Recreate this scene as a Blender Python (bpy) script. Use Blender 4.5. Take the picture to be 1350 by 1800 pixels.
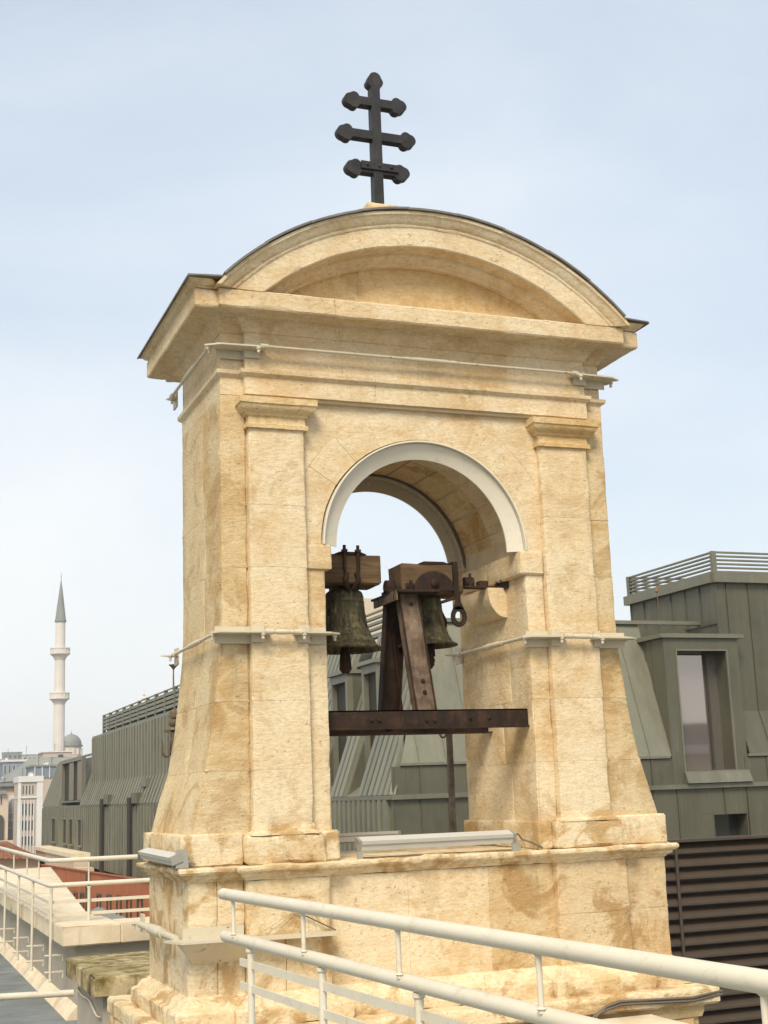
import bpy, math, random
from mathutils import Vector, noise
rnd = random.Random(7)
PI = math.pi
for o in list(bpy.data.objects): bpy.data.objects.remove(o)
S = bpy.context.scene
COL = S.collection

# ------------------------------------------------------------------ camera
yaw, pitch, roll = math.radians(21.158), math.radians(11.832), math.radians(-2.05)
fwd = Vector((math.sin(yaw)*math.cos(pitch), math.cos(yaw)*math.cos(pitch), math.sin(pitch)))
rgt = Vector((math.cos(yaw), -math.sin(yaw), 0)); upv = rgt.cross(fwd)
r2 = math.cos(roll)*rgt + math.sin(roll)*upv; u2 = -math.sin(roll)*rgt + math.cos(roll)*upv
cd = bpy.data.cameras.new('camera'); cam = bpy.data.objects.new('camera', cd); COL.objects.link(cam)
cd.sensor_fit = 'VERTICAL'; cd.sensor_height = 36; cd.lens = 2362.07/1800*36
cd.clip_start = .05; cd.clip_end = 9000
from mathutils import Matrix
M = Matrix((r2, u2, -fwd)).transposed().to_4x4(); M.translation = Vector((-3.2154, -7.5363, .3112))
cam.matrix_world = M
S.camera = cam
S.render.resolution_x, S.render.resolution_y = 768, 1024

# ------------------------------------------------------------------ world, sun, exposure
SUN = Vector((-.40, -.66, .80)).normalized()
w = bpy.data.worlds.new('World'); S.world = w; w.use_nodes = True
nt = w.node_tree; nt.nodes.clear()
def wn(t, **k):
    n = nt.nodes.new(t)
    for a, b in k.items(): setattr(n, a, b)
    return n
sky = wn('ShaderNodeTexSky', sky_type='NISHITA'); sky.sun_disc = False
sky.sun_elevation = math.asin(SUN.z); sky.sun_rotation = math.atan2(SUN.x, SUN.y) % (2*PI)
sky.air_density = 1.2; sky.dust_density = 2.2; sky.ozone_density = 1.6
tc = wn('ShaderNodeTexCoord'); mp = wn('ShaderNodeMapping'); mp.inputs['Scale'].default_value = (1, 1, 2.4)
mp.inputs['Location'].default_value = (.35, .1, .2)
nt.links.new(tc.outputs['Generated'], mp.inputs['Vector'])
n1 = wn('ShaderNodeTexNoise'); n1.inputs['Scale'].default_value = 1.5; n1.inputs['Detail'].default_value = 7; n1.inputs['Roughness'].default_value = .52
n1.inputs['Distortion'].default_value = .5
nt.links.new(mp.outputs['Vector'], n1.inputs['Vector'])
cr = wn('ShaderNodeMapRange'); cr.inputs[1].default_value = .3; cr.inputs[2].default_value = .68; cr.inputs[3].default_value = .42; cr.inputs[4].default_value = .84
nt.links.new(n1.outputs['Fac'], cr.inputs[0])
mx = wn('ShaderNodeMix', data_type='RGBA')
nt.links.new(sky.outputs['Color'], mx.inputs[6])
sx = wn('ShaderNodeSeparateXYZ'); nt.links.new(tc.outputs['Generated'], sx.inputs[0])
el = wn('ShaderNodeMapRange'); el.inputs[1].default_value = 0; el.inputs[2].default_value = .42; nt.links.new(sx.outputs['Z'], el.inputs[0])
vc = wn('ShaderNodeMix', data_type='RGBA'); nt.links.new(el.outputs[0], vc.inputs[0])
vc.inputs[6].default_value = (6.15, 6.2, 6.08, 1); vc.inputs[7].default_value = (5.2, 5.65, 6.05, 1)     # bright veil: creamy low down, bluer overhead
nt.links.new(vc.outputs[2], mx.inputs[7])
th_ = wn('ShaderNodeMapRange'); th_.inputs[1].default_value = 0; th_.inputs[2].default_value = .35; th_.inputs[3].default_value = .35; th_.inputs[4].default_value = 0
nt.links.new(sx.outputs['Z'], th_.inputs[0]); ad = wn('ShaderNodeMath', operation='ADD', use_clamp=True); nt.links.new(cr.outputs[0], ad.inputs[0]); nt.links.new(th_.outputs[0], ad.inputs[1]); nt.links.new(ad.outputs[0], mx.inputs[0])
bg = wn('ShaderNodeBackground'); bg.inputs['Strength'].default_value = .1
ow = wn('ShaderNodeOutputWorld')
nt.links.new(mx.outputs[2], bg.inputs['Color']); nt.links.new(bg.outputs[0], ow.inputs['Surface'])
sl = bpy.data.lights.new('sun', 'SUN'); sl.energy = 2.1; sl.angle = math.radians(23); sl.color = (1, .915, .765)
so = bpy.data.objects.new('sun', sl); COL.objects.link(so)
so.rotation_euler = SUN.to_track_quat('Z', 'Y').to_euler(); so.location = (-4, -6, 12)
vs = S.view_settings; vs.view_transform = 'Standard'; vs.look = 'None'; vs.gamma = 1; vs.use_curve_mapping = False; vs.exposure = .78

# ------------------------------------------------------------------ materials
class NT:
    def __init__(s, name):
        s.m = bpy.data.materials.new(name); s.m.use_nodes = True; s.t = s.m.node_tree
        s.b = s.t.nodes['Principled BSDF']; s.out = s.t.nodes['Material Output']
    def n(s, t, ins=None, **k):
        x = s.t.nodes.new(t)
        for a, b in k.items(): setattr(x, a, b)
        for a, b in (ins or {}).items(): s.set(x.inputs[a], b)
        return x
    def set(s, sock, v):
        if hasattr(v, 'is_output'): s.t.links.new(v, sock)
        else: sock.default_value = v
    def pos(s, scale=(1, 1, 1), obj=False):
        if obj: v = s.n('ShaderNodeTexCoord').outputs['Object']
        else: v = s.n('ShaderNodeNewGeometry').outputs['Position']
        return s.n('ShaderNodeMapping', {'Vector': v, 'Scale': scale}).outputs[0]
    def noise(s, v, scale, detail=6, rough=.6, dist=0):
        return s.n('ShaderNodeTexNoise', {'Vector': v, 'Scale': scale, 'Detail': detail, 'Roughness': rough, 'Distortion': dist}).outputs['Fac']
    def ramp(s, v, *stops):
        r = s.n('ShaderNodeValToRGB', {'Fac': v}); e = r.color_ramp.elements
        while len(e) < len(stops): e.new(.5)
        for a, (p, c) in zip(e, stops):
            a.position = p; a.color = (c if hasattr(c, '__len__') else (c, c, c)) + (1,) if hasattr(c, '__len__') else (c, c, c, 1)
        return r.outputs[0]
    def mr(s, v, a, b, c=0., d=1.):
        return s.n('ShaderNodeMapRange', {0: v, 1: a, 2: b, 3: c, 4: d}).outputs[0]
    def math(s, op, a, b): return s.n('ShaderNodeMath', {0: a, 1: b}, operation=op).outputs[0]
    def mix(s, f, a, b, bt='MIX'):
        x = s.n('ShaderNodeMix', data_type='RGBA', blend_type=bt); s.set(x.inputs[0], f); s.set(x.inputs[6], a); s.set(x.inputs[7], b); return x.outputs[2]
    def bump(s, h, strength=.4, dist=.01, prev=None):
        i = {'Height': h, 'Strength': strength, 'Distance': dist}
        if prev: i['Normal'] = prev
        return s.n('ShaderNodeBump', i).outputs[0]
    def rand(s): return s.n('ShaderNodeObjectInfo').outputs['Random']
    def fin(s, col=None, rough=.6, metal=0., normal=None, spec=.3):
        if col is not None: s.set(s.b.inputs['Base Color'], col)
        s.set(s.b.inputs['Roughness'], rough); s.set(s.b.inputs['Metallic'], metal); s.set(s.b.inputs['Specular IOR Level'], spec)
        if normal: s.set(s.b.inputs['Normal'], normal)
        return s.m
C4 = lambda r, g, b: (r, g, b, 1)

def stone_mat(name, wash=.5, grime=.3, rough_tool=.5, tint=(1, 1, 1), streak=.35, patch=.4):
    k = NT(name); p = k.pos()
    big = k.noise(p, 1.7, 5, .6, .4); mid = k.noise(p, 6.5, 8, .68, .6); fine = k.noise(p, 55, 6, .7)
    strk = k.noise(k.pos((9, 9, .9)), 1.0, 6, .6, .3)
    bed = k.noise(k.pos((1.6, 1.6, 15)), 1.0, 6, .62, .7)
    rd = k.rand()
    f = k.math('ADD', k.math('MULTIPLY', big, .68), k.math('MULTIPLY', mid, .32))
    f = k.math('ADD', f, k.math('MULTIPLY', k.math('SUBTRACT', rd, .5), .12))
    f = k.math('ADD', f, k.math('MULTIPLY', k.math('SUBTRACT', bed, .5), .30))
    t = lambda a, b, c: (a*tint[0], b*tint[1], c*tint[2])
    col = k.ramp(f, (.27, t(.52, .35, .17)), (.38, t(.67, .495, .28)), (.48, t(.75, .60, .39)), (.60, t(.80, .68, .48)))
    # pale lime wash left in patches
    wm = k.mr(k.math('ADD', mid, k.math('MULTIPLY', strk, .45)), .83-.2*wash, .92-.2*wash, 0, .8)
    col = k.mix(wm, col, C4(*t(.78, .665, .455)))
    # ochre weather stains
    sm = k.mr(k.noise(k.pos((2.2, 2.2, 2.5)), 1.3, 10, .66, .9), .52, .60, 0, patch)
    col = k.mix(sm, col, C4(*t(.42, .25, .09)))
    # dark run-off streaks and soot patches
    gm = k.math('MULTIPLY', k.mr(strk, .60, .80), k.mr(k.noise(p, 2.6, 7, .7), .46, .66))
    gm = k.math('MULTIPLY', gm, streak*2)
    soot = k.math('MULTIPLY', k.mr(k.noise(k.pos((1, 1, 1.7)), 3.3, 10, .75, .5), .60, .74), grime*1.6)
    col = k.mix(gm, col, C4(.20, .14, .075))
    col = k.mix(soot, col, C4(.17, .115, .055))
    pits = k.mr(k.noise(p, 38, 3, .5), .28, .36, 1, 0)
    col = k.mix(k.math('MULTIPLY', pits, .32), col, C4(.16, .10, .045))
    col = k.mix(k.mr(fine, .3, .75, .0, .28), col, C4(*t(.40, .27, .13)))
    grain = k.noise(k.pos((26, 26, 62)), 1.0, 5, .7, .6)
    col = k.mix(k.mr(grain, .45, .68, 0, .36), col, C4(*t(.40, .255, .105)))
    col = k.mix(k.mr(grain, .46, .28, 0, .30), col, C4(*t(.80, .68, .46)))
    tool = k.noise(k.pos((5, 5, 13)), 3.6, 5, .62, .9)
    h = k.math('ADD', k.math('MULTIPLY', k.math('ADD', fine, k.math('MULTIPLY', grain, 1.4)), .45), k.math('MULTIPLY', tool, rough_tool))
    h = k.math('ADD', h, k.math('MULTIPLY', mid, .8)); h = k.math('SUBTRACT', h, k.math('MULTIPLY', pits, .35))
    return k.fin(col, .92, 0, k.bump(h, .7, .010), .15)
M_st = stone_mat('limestone', .15, .10, .22, (1, .99, .96), .16, .22)
M_shaft = stone_mat('limestone weathered', .2, .22, .42, (1, .985, .94), .25, .36)
M_wing = stone_mat('limestone ochre', .25, .30, .5, (.88, .84, .74), .45, .5)
M_ped = stone_mat('limestone pedestal', .66, .62, .5, (1, .99, .95), .42, .8)
M_brn = stone_mat('limestone dirty', .45, .55, .5, (.86, .80, .70), .6, .75)
M_gold = stone_mat('limestone golden', .15, .12, .3, (.95, .87, .70), .3, .4)
def plain_stone(name, c, c2, bump=.3, sc=8):
    k = NT(name); p = k.pos(); a = k.noise(p, sc, 8, .65, .3); b = k.noise(p, 60, 4, .6)
    return k.fin(k.mix(k.mr(a, .35, .68), C4(*c), C4(*c2)), .9, 0, k.bump(k.math('ADD', a, k.math('MULTIPLY', b, .4)), bump, .01), .15)
M_mortar = plain_stone('lime mortar', (.52, .40, .23), (.62, .50, .32))
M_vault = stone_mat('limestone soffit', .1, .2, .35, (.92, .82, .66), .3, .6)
def paint(name, c, rough=.42, var=.12, rust=0., chips=0., grime=0.):
    k = NT(name); p = k.pos(); a = k.noise(p, 5, 6, .6)
    col = k.mix(k.mr(a, .3, .7, 0, var*2), C4(*c), C4(c[0]*.78, c[1]*.76, c[2]*.70))
    if rust:
        r = k.mr(k.noise(k.pos((14, 14, 14)), 1.0, 9, .75, .4), .67-.1*rust, .72-.1*rust)
        col = k.mix(r, col, C4(.23, .095, .03))
    if grime:
        gr = k.mr(k.noise(k.pos((6, 6, 10)), 2.0, 9, .75, .6), .54, .74, 0, grime); col = k.mix(gr, col, C4(.30, .24, .15))
    n = k.bump(k.noise(p, 28, 4, .55), .12, .005)
    return k.fin(col, rough, 0, n, .45)
M_rail = paint('cream rail paint', (.70, .63, .485), .46, .16, .16, 0, .45)
M_rail2 = paint('cream rail paint weathered', (.64, .58, .455), .5, .18, .2, 0, .5)
M_steel = paint('beige steel paint', (.58, .51, .37), .5, .18, .6, 0, .45)
M_ring = paint('beige arch steel', (.68, .62, .49), .55, .14, .1, 0, .35)
def zinc(name, c, met=.25):
    k = NT(name); p = k.pos(); a = k.noise(p, 1.1, 7, .65, .5); s = k.noise(k.pos((6, 6, .5)), 1.0, 6, .65)
    f = k.math('ADD', k.math('MULTIPLY', a, .55), k.math('MULTIPLY', s, .35)); f = k.math('ADD', f, k.math('MULTIPLY', k.rand(), .17))
    col = k.ramp(f, (.32, (c[0]*.74, c[1]*.75, c[2]*.76)), (.5, c), (.72, (c[0]*1.2, c[1]*1.2, c[2]*1.18)))
    spk = k.mr(k.noise(p, 11, 6, .7), .70, .76, 0, .5)
    col = k.mix(spk, col, C4(.34, .32, .26))
    run_ = k.math('MULTIPLY', k.mr(k.noise(k.pos((17, 17, .7)), 1.0, 6, .65), .56, .70), k.mr(a, .42, .6))
    col = k.mix(k.math('MULTIPLY', run_, .32), col, C4(.30, .285, .23))
    ob = k.noise(k.pos((2.2, 2.2, .8)), 1.0, 3, .5)
    return k.fin(col, k.mr(a, .3, .7, .36, .55), met, k.bump(ob, .5, .06), .4)
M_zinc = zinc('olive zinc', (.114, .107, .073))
M_zinc_l = zinc('olive zinc lit faces', (.185, .176, .124))  # lighter copy of the zinc: sky light on flank and slopes is in its colour
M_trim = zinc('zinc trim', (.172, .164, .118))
M_dark = paint('dark reveal', (.055, .05, .036), .5)
M_pipe = paint('dark brown sheet', (.030, .024, .016), .7)
M_brown = paint('brown louvre', (.07, .05, .034), .5, .35)
def glass(name, c, rough=.03):
    k = NT(name); return k.fin(C4(*c), rough, .75, k.bump(k.noise(k.pos(), 1.4, 2, .4), .02, .02), .6)
M_glass = glass('window glass', (.37, .325, .295))
M_dglass = glass('dark glass', (.10, .105, .10), .08)
M_bronze = glass('bronze blind', (.26, .19, .11), .35)
def rust(name, a, b, c, rough=.75):
    k = NT(name); p = k.pos(); n = k.noise(p, 9, 10, .72, .5); f = k.noise(p, 70, 5, .7); s = k.noise(k.pos((16, 16, 2.5)), 1.0, 6, .6)
    col = k.ramp(k.math('ADD', k.math('MULTIPLY', n, .6), k.math('MULTIPLY', s, .4)), (.34, a), (.5, b), (.66, c))
    return k.fin(col, rough, .15, k.bump(k.math('ADD', n, k.math('MULTIPLY', f, .6)), .5, .006), .3)
M_rust = rust('rusty steel', (.013, .009, .006), (.032, .018, .011), (.085, .036, .017))
M_rustl = rust('worn rusty steel', (.05, .031, .019), (.125, .082, .050), (.25, .18, .12))
def bronze():
    k = NT('bell bronze'); p = k.pos(obj=True); n = k.noise(p, 8, 9, .7, .6); s = k.noise(k.pos((26, 26, 6), True), 1.0, 6, .65, 1.2)
    col = k.ramp(k.math('ADD', k.math('MULTIPLY', n, .5), k.math('MULTIPLY', s, .5)), (.38, (.024, .020, .010)), (.50, (.085, .071, .036)), (.62, (.21, .18, .10)))
    return k.fin(col, .55, .45, k.bump(k.math('ADD', s, k.math('MULTIPLY', n, .5)), .9, .03), .4)
M_bell = bronze()
def wood(name, a, b):
    k = NT(name); g = k.noise(k.pos((2.2, 26, 26)), 1.0, 7, .65, .8); n = k.noise(k.pos(), 5, 5, .6)
    col = k.mix(k.mr(k.math('ADD', k.math('MULTIPLY', g, .7), k.math('MULTIPLY', n, .3)), .34, .66), C4(*a), C4(*b))
    return k.fin(col, .85, 0, k.bump(g, .5, .006), .2)
M_wood = wood('headstock oak', (.062, .036, .017), (.175, .112, .058))
M_iron = rust('cross iron', (.017, .016, .015), (.033, .031, .029), (.06, .054, .047), .5)
M_lead = plain_stone('lead flashing', (.14, .128, .112), (.24, .22, .19), .2, 6)
M_post = rust('old post', (.06, .042, .026), (.15, .11, .07), (.27, .215, .15))
M_alu = paint('light housing', (.56, .53, .45), .42, .10)
M_alu2 = paint('light housing side', (.30, .285, .235), .5, .10)
M_cable = paint('cable', (.13, .105, .08), .6)
def mossy():
    k = NT('mossy coping'); p = k.pos(); a = k.noise(p, 4.2, 9, .7, .8); s = k.noise(k.pos((3.2, 4, 4)), 1.3, 9, .72, .5); v = k.noise(k.pos((7, 7, 1.6)), 1.0, 7, .7)
    col = k.mix(k.mr(a, .36, .62), C4(.36, .27, .13), C4(.56, .46, .28))
    col = k.mix(k.mr(s, .42, .58, 0, .85), col, C4(.16, .125, .04))
    col = k.mix(k.mr(v, .50, .64, 0, .8), col, C4(.07, .052, .022))
    return k.fin(col, .95, 0, k.bump(k.math('ADD', a, s), .7, .012), .1)
M_moss = mossy()
def coping():
    k = NT('parapet coping'); p = k.pos(); a = k.noise(p, 3.5, 8, .65, .5); v = k.noise(k.pos((7, 7, .6)), 1.0, 6, .65)
    col = k.mix(k.mr(a, .35, .66), C4(.62, .50, .33), C4(.74, .64, .47))
    col = k.mix(k.mr(v, .55, .72, 0, .55), col, C4(.42, .25, .10))
    return k.fin(col, .9, 0, k.bump(a, .4, .008), .15)
M_cope = coping()
M_render = plain_stone('grey beige render', (.36, .315, .245), (.42, .375, .30), .25, 3)
M_floor = plain_stone('roof membrane', (.15, .165, .160), (.235, .25, .24), .25, 2.2)
M_brick = plain_stone('red render', (.34, .115, .052), (.43, .15, .07), .1, 1.2)
M_cream = plain_stone('far cream stone', (.54, .44, .32), (.60, .50, .38), .1, .3)
M_pink = plain_stone('far pink stone', (.47, .375, .30), (.53, .43, .345), .1, .3)
M_white = plain_stone('far white stucco', (.60, .575, .53), (.68, .655, .61), .1, .3)
M_lroof = plain_stone('far lead roof', (.20, .21, .185), (.26, .27, .24), .1, .2)
M_tile = plain_stone('red tile', (.21, .095, .055), (.29, .14, .085), .3, 4)
M_blue = plain_stone('blue grey cladding', (.16, .19, .22), (.23, .26, .29), .1, .2)
M_min = plain_stone('minaret marble', (.60, .54, .47), (.66, .60, .53), .1, .2)
M_ground = plain_stone('city ground', (.17, .165, .15), (.24, .225, .20), .1, .02)
M_hill = plain_stone('hill', (.10, .12, .08), (.22, .21, .19), .1, .01)

# ------------------------------------------------------------------ geometry helpers
class G:
    def __init__(s): s.v = []; s.f = []
    def add(s, v, f):
        o = len(s.v); s.v += [tuple(x) for x in v]; s.f += [tuple(i+o for i in q) for q in f]; return s
    def box(s, x0, x1, y0, y1, z0, z1):
        v = [(x, y, z) for z in (z0, z1) for y in (y0, y1) for x in (x0, x1)]
        return s.add(v, [(0, 2, 3, 1), (4, 5, 7, 6), (0, 1, 5, 4), (2, 6, 7, 3), (0, 4, 6, 2), (1, 3, 7, 5)])
    def bar(s, a, b, w, h, up=(0, 0, 1)):
        a, b = Vector(a), Vector(b); d = (b-a).normalized(); u = Vector(up); sx = d.cross(u).normalized(); u = sx.cross(d)
        v = []
        for p in (a, b):
            for i, j in ((-1, -1), (1, -1), (1, 1), (-1, 1)): v.append(p+sx*(w/2*i)+u*(h/2*j))
        return s.add(v, [(3, 2, 1, 0), (4, 5, 6, 7), (0, 1, 5, 4), (1, 2, 6, 5), (2, 3, 7, 6), (3, 0, 4, 7)])
    def tube(s, pts, r, n=10, caps=True):
        pts = [Vector(p) for p in pts]; rs = r if hasattr(r, '__len__') else [r]*len(pts)
        v = []; f = []; ref = Vector((0, 0, 1))
        d0 = (pts[1]-pts[0]).normalized()
        if abs(d0.z) > .9: ref = Vector((1, 0, 0))
        for i, p in enumerate(pts):
            d = (pts[min(i+1, len(pts)-1)]-pts[max(i-1, 0)]).normalized()
            sx = d.cross(ref).normalized(); sy = sx.cross(d).normalized(); ref = sy if abs(d.dot(sy)) < .9 else ref
            for k in range(n):
                a = 2*PI*k/n; v.append(p+(sx*math.cos(a)+sy*math.sin(a))*rs[i])
        for i in range(len(pts)-1):
            for k in range(n): f.append((i*n+k, i*n+(k+1) % n, (i+1)*n+(k+1) % n, (i+1)*n+k))
        if caps: f.append(tuple(range(n))[::-1]); f.append(tuple(range((len(pts)-1)*n, len(pts)*n)))
        return s.add(v, f)
    def lathe(s, prof, c=(0, 0, 0), n=32, axis='z'):
        v = []; f = []
        for r, z in prof:
            for k in range(n):
                a = 2*PI*k/n; q = (r*math.cos(a), r*math.sin(a), z)
                if axis == 'y': q = (q[0], q[2], q[1])
                if axis == 'x': q = (q[2], q[0], q[1])
                v.append((c[0]+q[0], c[1]+q[1], c[2]+q[2]))
        for i in range(len(prof)-1):
            for k in range(n): f.append((i*n+k, i*n+(k+1) % n, (i+1)*n+(k+1) % n, (i+1)*n+k))
        f.append(tuple(range(n))[::-1]); f.append(tuple(range((len(prof)-1)*n, len(prof)*n)))
        return s.add(v, f)
    def prism(s, poly, a, b, to3):            # polygon (p,q) pushed from a to b; to3(p,q,t)
        n = len(poly); v = [to3(p, q, a) for p, q in poly]+[to3(p, q, b) for p, q in poly]
        f = [tuple(range(n))[::-1], tuple(range(n, 2*n))]+[(i, (i+1) % n, n+(i+1) % n, n+i) for i in range(n)]
        return s.add(v, f)
    def mesh(s, name):
        m = bpy.data.meshes.new(name); m.from_pydata(s.v, [], s.f)
        import bmesh
        b = bmesh.new(); b.from_mesh(m); bmesh.ops.recalc_face_normals(b, faces=b.faces); b.to_mesh(m); b.free()
        return m
    def obj(s, name, mat, parent=None, smooth=0):
        return link(name, s.mesh(name), mat, parent, smooth)
def link(name, m, mat, parent=None, smooth=0):
    if mat and not m.materials: m.materials.append(mat)
    if smooth: m.shade_smooth() if smooth >= 180 else smooth_angle(m, smooth)
    o = bpy.data.objects.new(name, m); COL.objects.link(o)
    if parent: o.parent = parent; o.matrix_parent_inverse = Matrix.Translation(-parent_loc(parent))
    return o
def smooth_angle(m, deg):
    m.shade_smooth()
    try: m.set_sharp_from_angle(angle=math.radians(deg))
    except Exception: pass
def parent_loc(p):
    return p.location.copy() if p.parent is None else Vector((0, 0, 0))     # meshes are laid out in world coordinates
def thing(name, label, cat, loc=(0, 0, 0), group=None):
    o = bpy.data.objects.new(name, None); COL.objects.link(o); o.location = loc; o.empty_display_size = .1
    return tag(o, label, cat, group)
def tag(o, label, cat, group=None, kind=None):
    if label: o['label'] = label
    if cat: o['category'] = cat
    if group: o['group'] = group
    if kind: o['kind'] = kind
    return o
def struct(o, kind='structure'): o['kind'] = kind; return o
def part(o, label): o['label'] = label; return o
def copy_tree(o, parent=None, off=None):
    c = o.copy(); COL.objects.link(c)
    if parent: c.parent = parent
    if off: c.location = o.location+Vector(off)
    for ch in list(o.children): copy_tree(ch, c)
    return c

NZ = lambda p: noise.noise(p)
def axis(L, cell, b):
    if L < 3*b: return [0, L]
    n = max(1, int(round((L-2*b)/cell)))
    return [0]+[b+(L-2*b)*i/n for i in range(n+1)]+[L]
def stone(name, mat, parent, x0, x1, y0, y1, z0, z1, cell=.05, xf=None, wear=1., gap=.0003, b=.010, jx=1., jz=1.):
    """one dressed stone: box in parameter space, worn edges, uneven faces"""
    x0, x1, y0, y1, z0, z1 = x0+gap, x1-gap, y0+gap, y1-gap, z0+gap, z1-gap
    A = [axis(x1-x0, cell, b), axis(y1-y0, cell*1.5, b), axis(z1-z0, cell, b)]
    n = [len(a) for a in A]; idx = {}; v = []; f = []
    seed = Vector((rnd.random()*50, rnd.random()*50, rnd.random()*50)); tilt = (rnd.random()-.5)*.0020*wear; sd = Vector((3.1, 7.7, 1.9))
    def P(i, j, k):
        t = (i, j, k)
        if t in idx: return idx[t]
        ex = [1 if a == m-1 else -1 if a == 0 else 0 for a, m in zip(t, n)]
        q = Vector((x0+A[0][i], y0+A[1][j], z0+A[2][k])); ne = sum(1 for e in ex if e)
        if ne >= 2:
            pull = (.0018+.010*max(0, NZ(q*7+seed)+.05)+.014*max(0, NZ(q*3.1+seed)-.22))*wear
            if ex[2]: pull *= jz
            if ex[0]: pull *= jx if not ex[2] else 1
            for a in range(3): q[a] -= ex[a]*pull
        p = Vector(xf(*q)) if xf else q
        p = p+noise.noise_vector(p*6.5+sd)*.0026*wear+noise.noise_vector(p*21+sd)*.0013*wear
        p.y += tilt
        idx[t] = len(v); v.append(p); return idx[t]
    for ax in range(3):
        u, w_ = [a for a in range(3) if a != ax]
        for side in (0, n[ax]-1):
            for i in range(n[u]-1):
                for j in range(n[w_]-1):
                    q = []
                    for di, dj in ((0, 0), (1, 0), (1, 1), (0, 1)):
                        t = [0, 0, 0]; t[ax] = side; t[u] = i+di; t[w_] = j+dj; q.append(P(*t))
                    f.append(q)
    g = G(); g.add(v, f); return g.obj(name, mat, parent, 40)
def fine_profile(prof, step=.018):
    out = []
    for (a, b), (c, d) in zip(prof, prof[1:]+prof[:1]):
        L = math.hypot(c-a, d-b); k = max(1, int(L/step))
        for i in range(k): out.append((a+(c-a)*i/k, b+(d-b)*i/k))
    return out
def run(name, mat, parent, prof, pos, t0, t1, length, wear=1., cell=.045, gap=.0005):
    """one length of moulding: closed profile (out,z) carried along pos(t,out,z)"""
    prof = fine_profile(prof); m = len(prof); e = gap/max(length, .01)*1.0
    k = max(1, int(length*abs(t1-t0)/cell)); seed = Vector((5.3, 1.7, 8.9))
    v = []; f = []
    for i in range(k+1):
        t = t0+e+(t1-t0-2*e)*i/k
        for o, z in prof:
            p = Vector(pos(t, o, z))
            d = noise.noise_vector(p*8+seed)*.0015*wear+noise.noise_vector(p*27+seed)*.0016*wear
            if o > .02: d *= 1.25
            if NZ(p*5.5+seed) > .38 and o > .03: d -= Vector((0, 0, (-.003 if z < .0 else .003)))*wear
            v.append(p+d)
    for i in range(k):
        for j in range(m): f.append((i*m+j, i*m+(j+1) % m, (i+1)*m+(j+1) % m, (i+1)*m+j))
    f.append(tuple(range(m))[::-1]); f.append(tuple(range(k*m, (k+1)*m)))
    g = G(); g.add(v, f); return g.obj(name, mat, parent, 35)
def mitres(poly, closed=True):
    n = len(poly); out = []
    for i in range(n):
        a, b, c = Vector(poly[i-1]), Vector(poly[i]), Vector(poly[(i+1) % n])
        n1 = n2 = None
        if closed or i > 0: d = (b-a).normalized(); n1 = Vector((d.y, -d.x))
        if closed or i < n-1: d = (c-b).normalized(); n2 = Vector((d.y, -d.x))
        n1 = n1 or n2; n2 = n2 or n1
        s = n1+n2; out.append(s*(2/s.length_squared))
    return out
def band(name, mat, parent, poly, prof, closed=True, maxlen=.75, wear=1., skip=()):
    ms = mitres(poly, closed); n = len(poly)
    for i in range(n if closed else n-1):
        if i in skip: continue
        A, B = Vector(poly[i]), Vector(poly[(i+1) % n]); mA, mB = ms[i], ms[(i+1) % n]; L = (B-A).length
        def pos(t, o, z, A=A, B=B, mA=mA, mB=mB):
            a = A+mA*o; b = B+mB*o; q = a.lerp(b, t); return (q.x, q.y, z)
        k = max(1, int(math.ceil(L/maxlen))) if L > .2 else 1
        cuts = [0]+[(j+(rnd.random()-.5)*.3)/k for j in range(1, k)]+[1]
        for a, b in zip(cuts, cuts[1:]): run(name, mat, parent, prof, pos, a, b, max(L, .05), wear, gap=.0006 if L > .2 else .0)

# ================================================================== SETTING
struct(G().box(-4000, 4000, -400, 6000, -19.2, -19).obj('ground', M_ground))
# terrace floor beyond the tower, and the deck the camera stands on
struct(G().box(-6, -1.2, 2.2, 14, -1.62, -1.45).obj('roof_floor', M_floor))
struct(G().box(-6, 1.6, -9.5, 2.2, -1.75, -1.5).obj('terrace_floor', M_floor))
rfl = bpy.data.objects['roof_floor']
for i in range(8): G().box(-5.9, -1.6, 2.9+1.05*i, 2.98+1.05*i, -1.452, -1.446).obj('membrane_seam', M_floor, rfl)
# far hill
g = G(); N, K = 40, 10; v = []; f = []
for i in range(N+1):
    for j in range(K+1):
        x = -700+1500*i/N; y = 700+900*j/K
        z = -19+(math.sin(min(1, j/6)*PI/2))*(56+16*NZ(Vector((x*.004, y*.004, 2)))-max(0, x-60)*.10)
        v.append((x, y, z if j else -21))
for i in range(N):
    for j in range(K): f.append((i*(K+1)+j, (i+1)*(K+1)+j, (i+1)*(K+1)+j+1, i*(K+1)+j+1))
struct(g.add(v, f).obj('hill', M_hill, None, 180))

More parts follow.
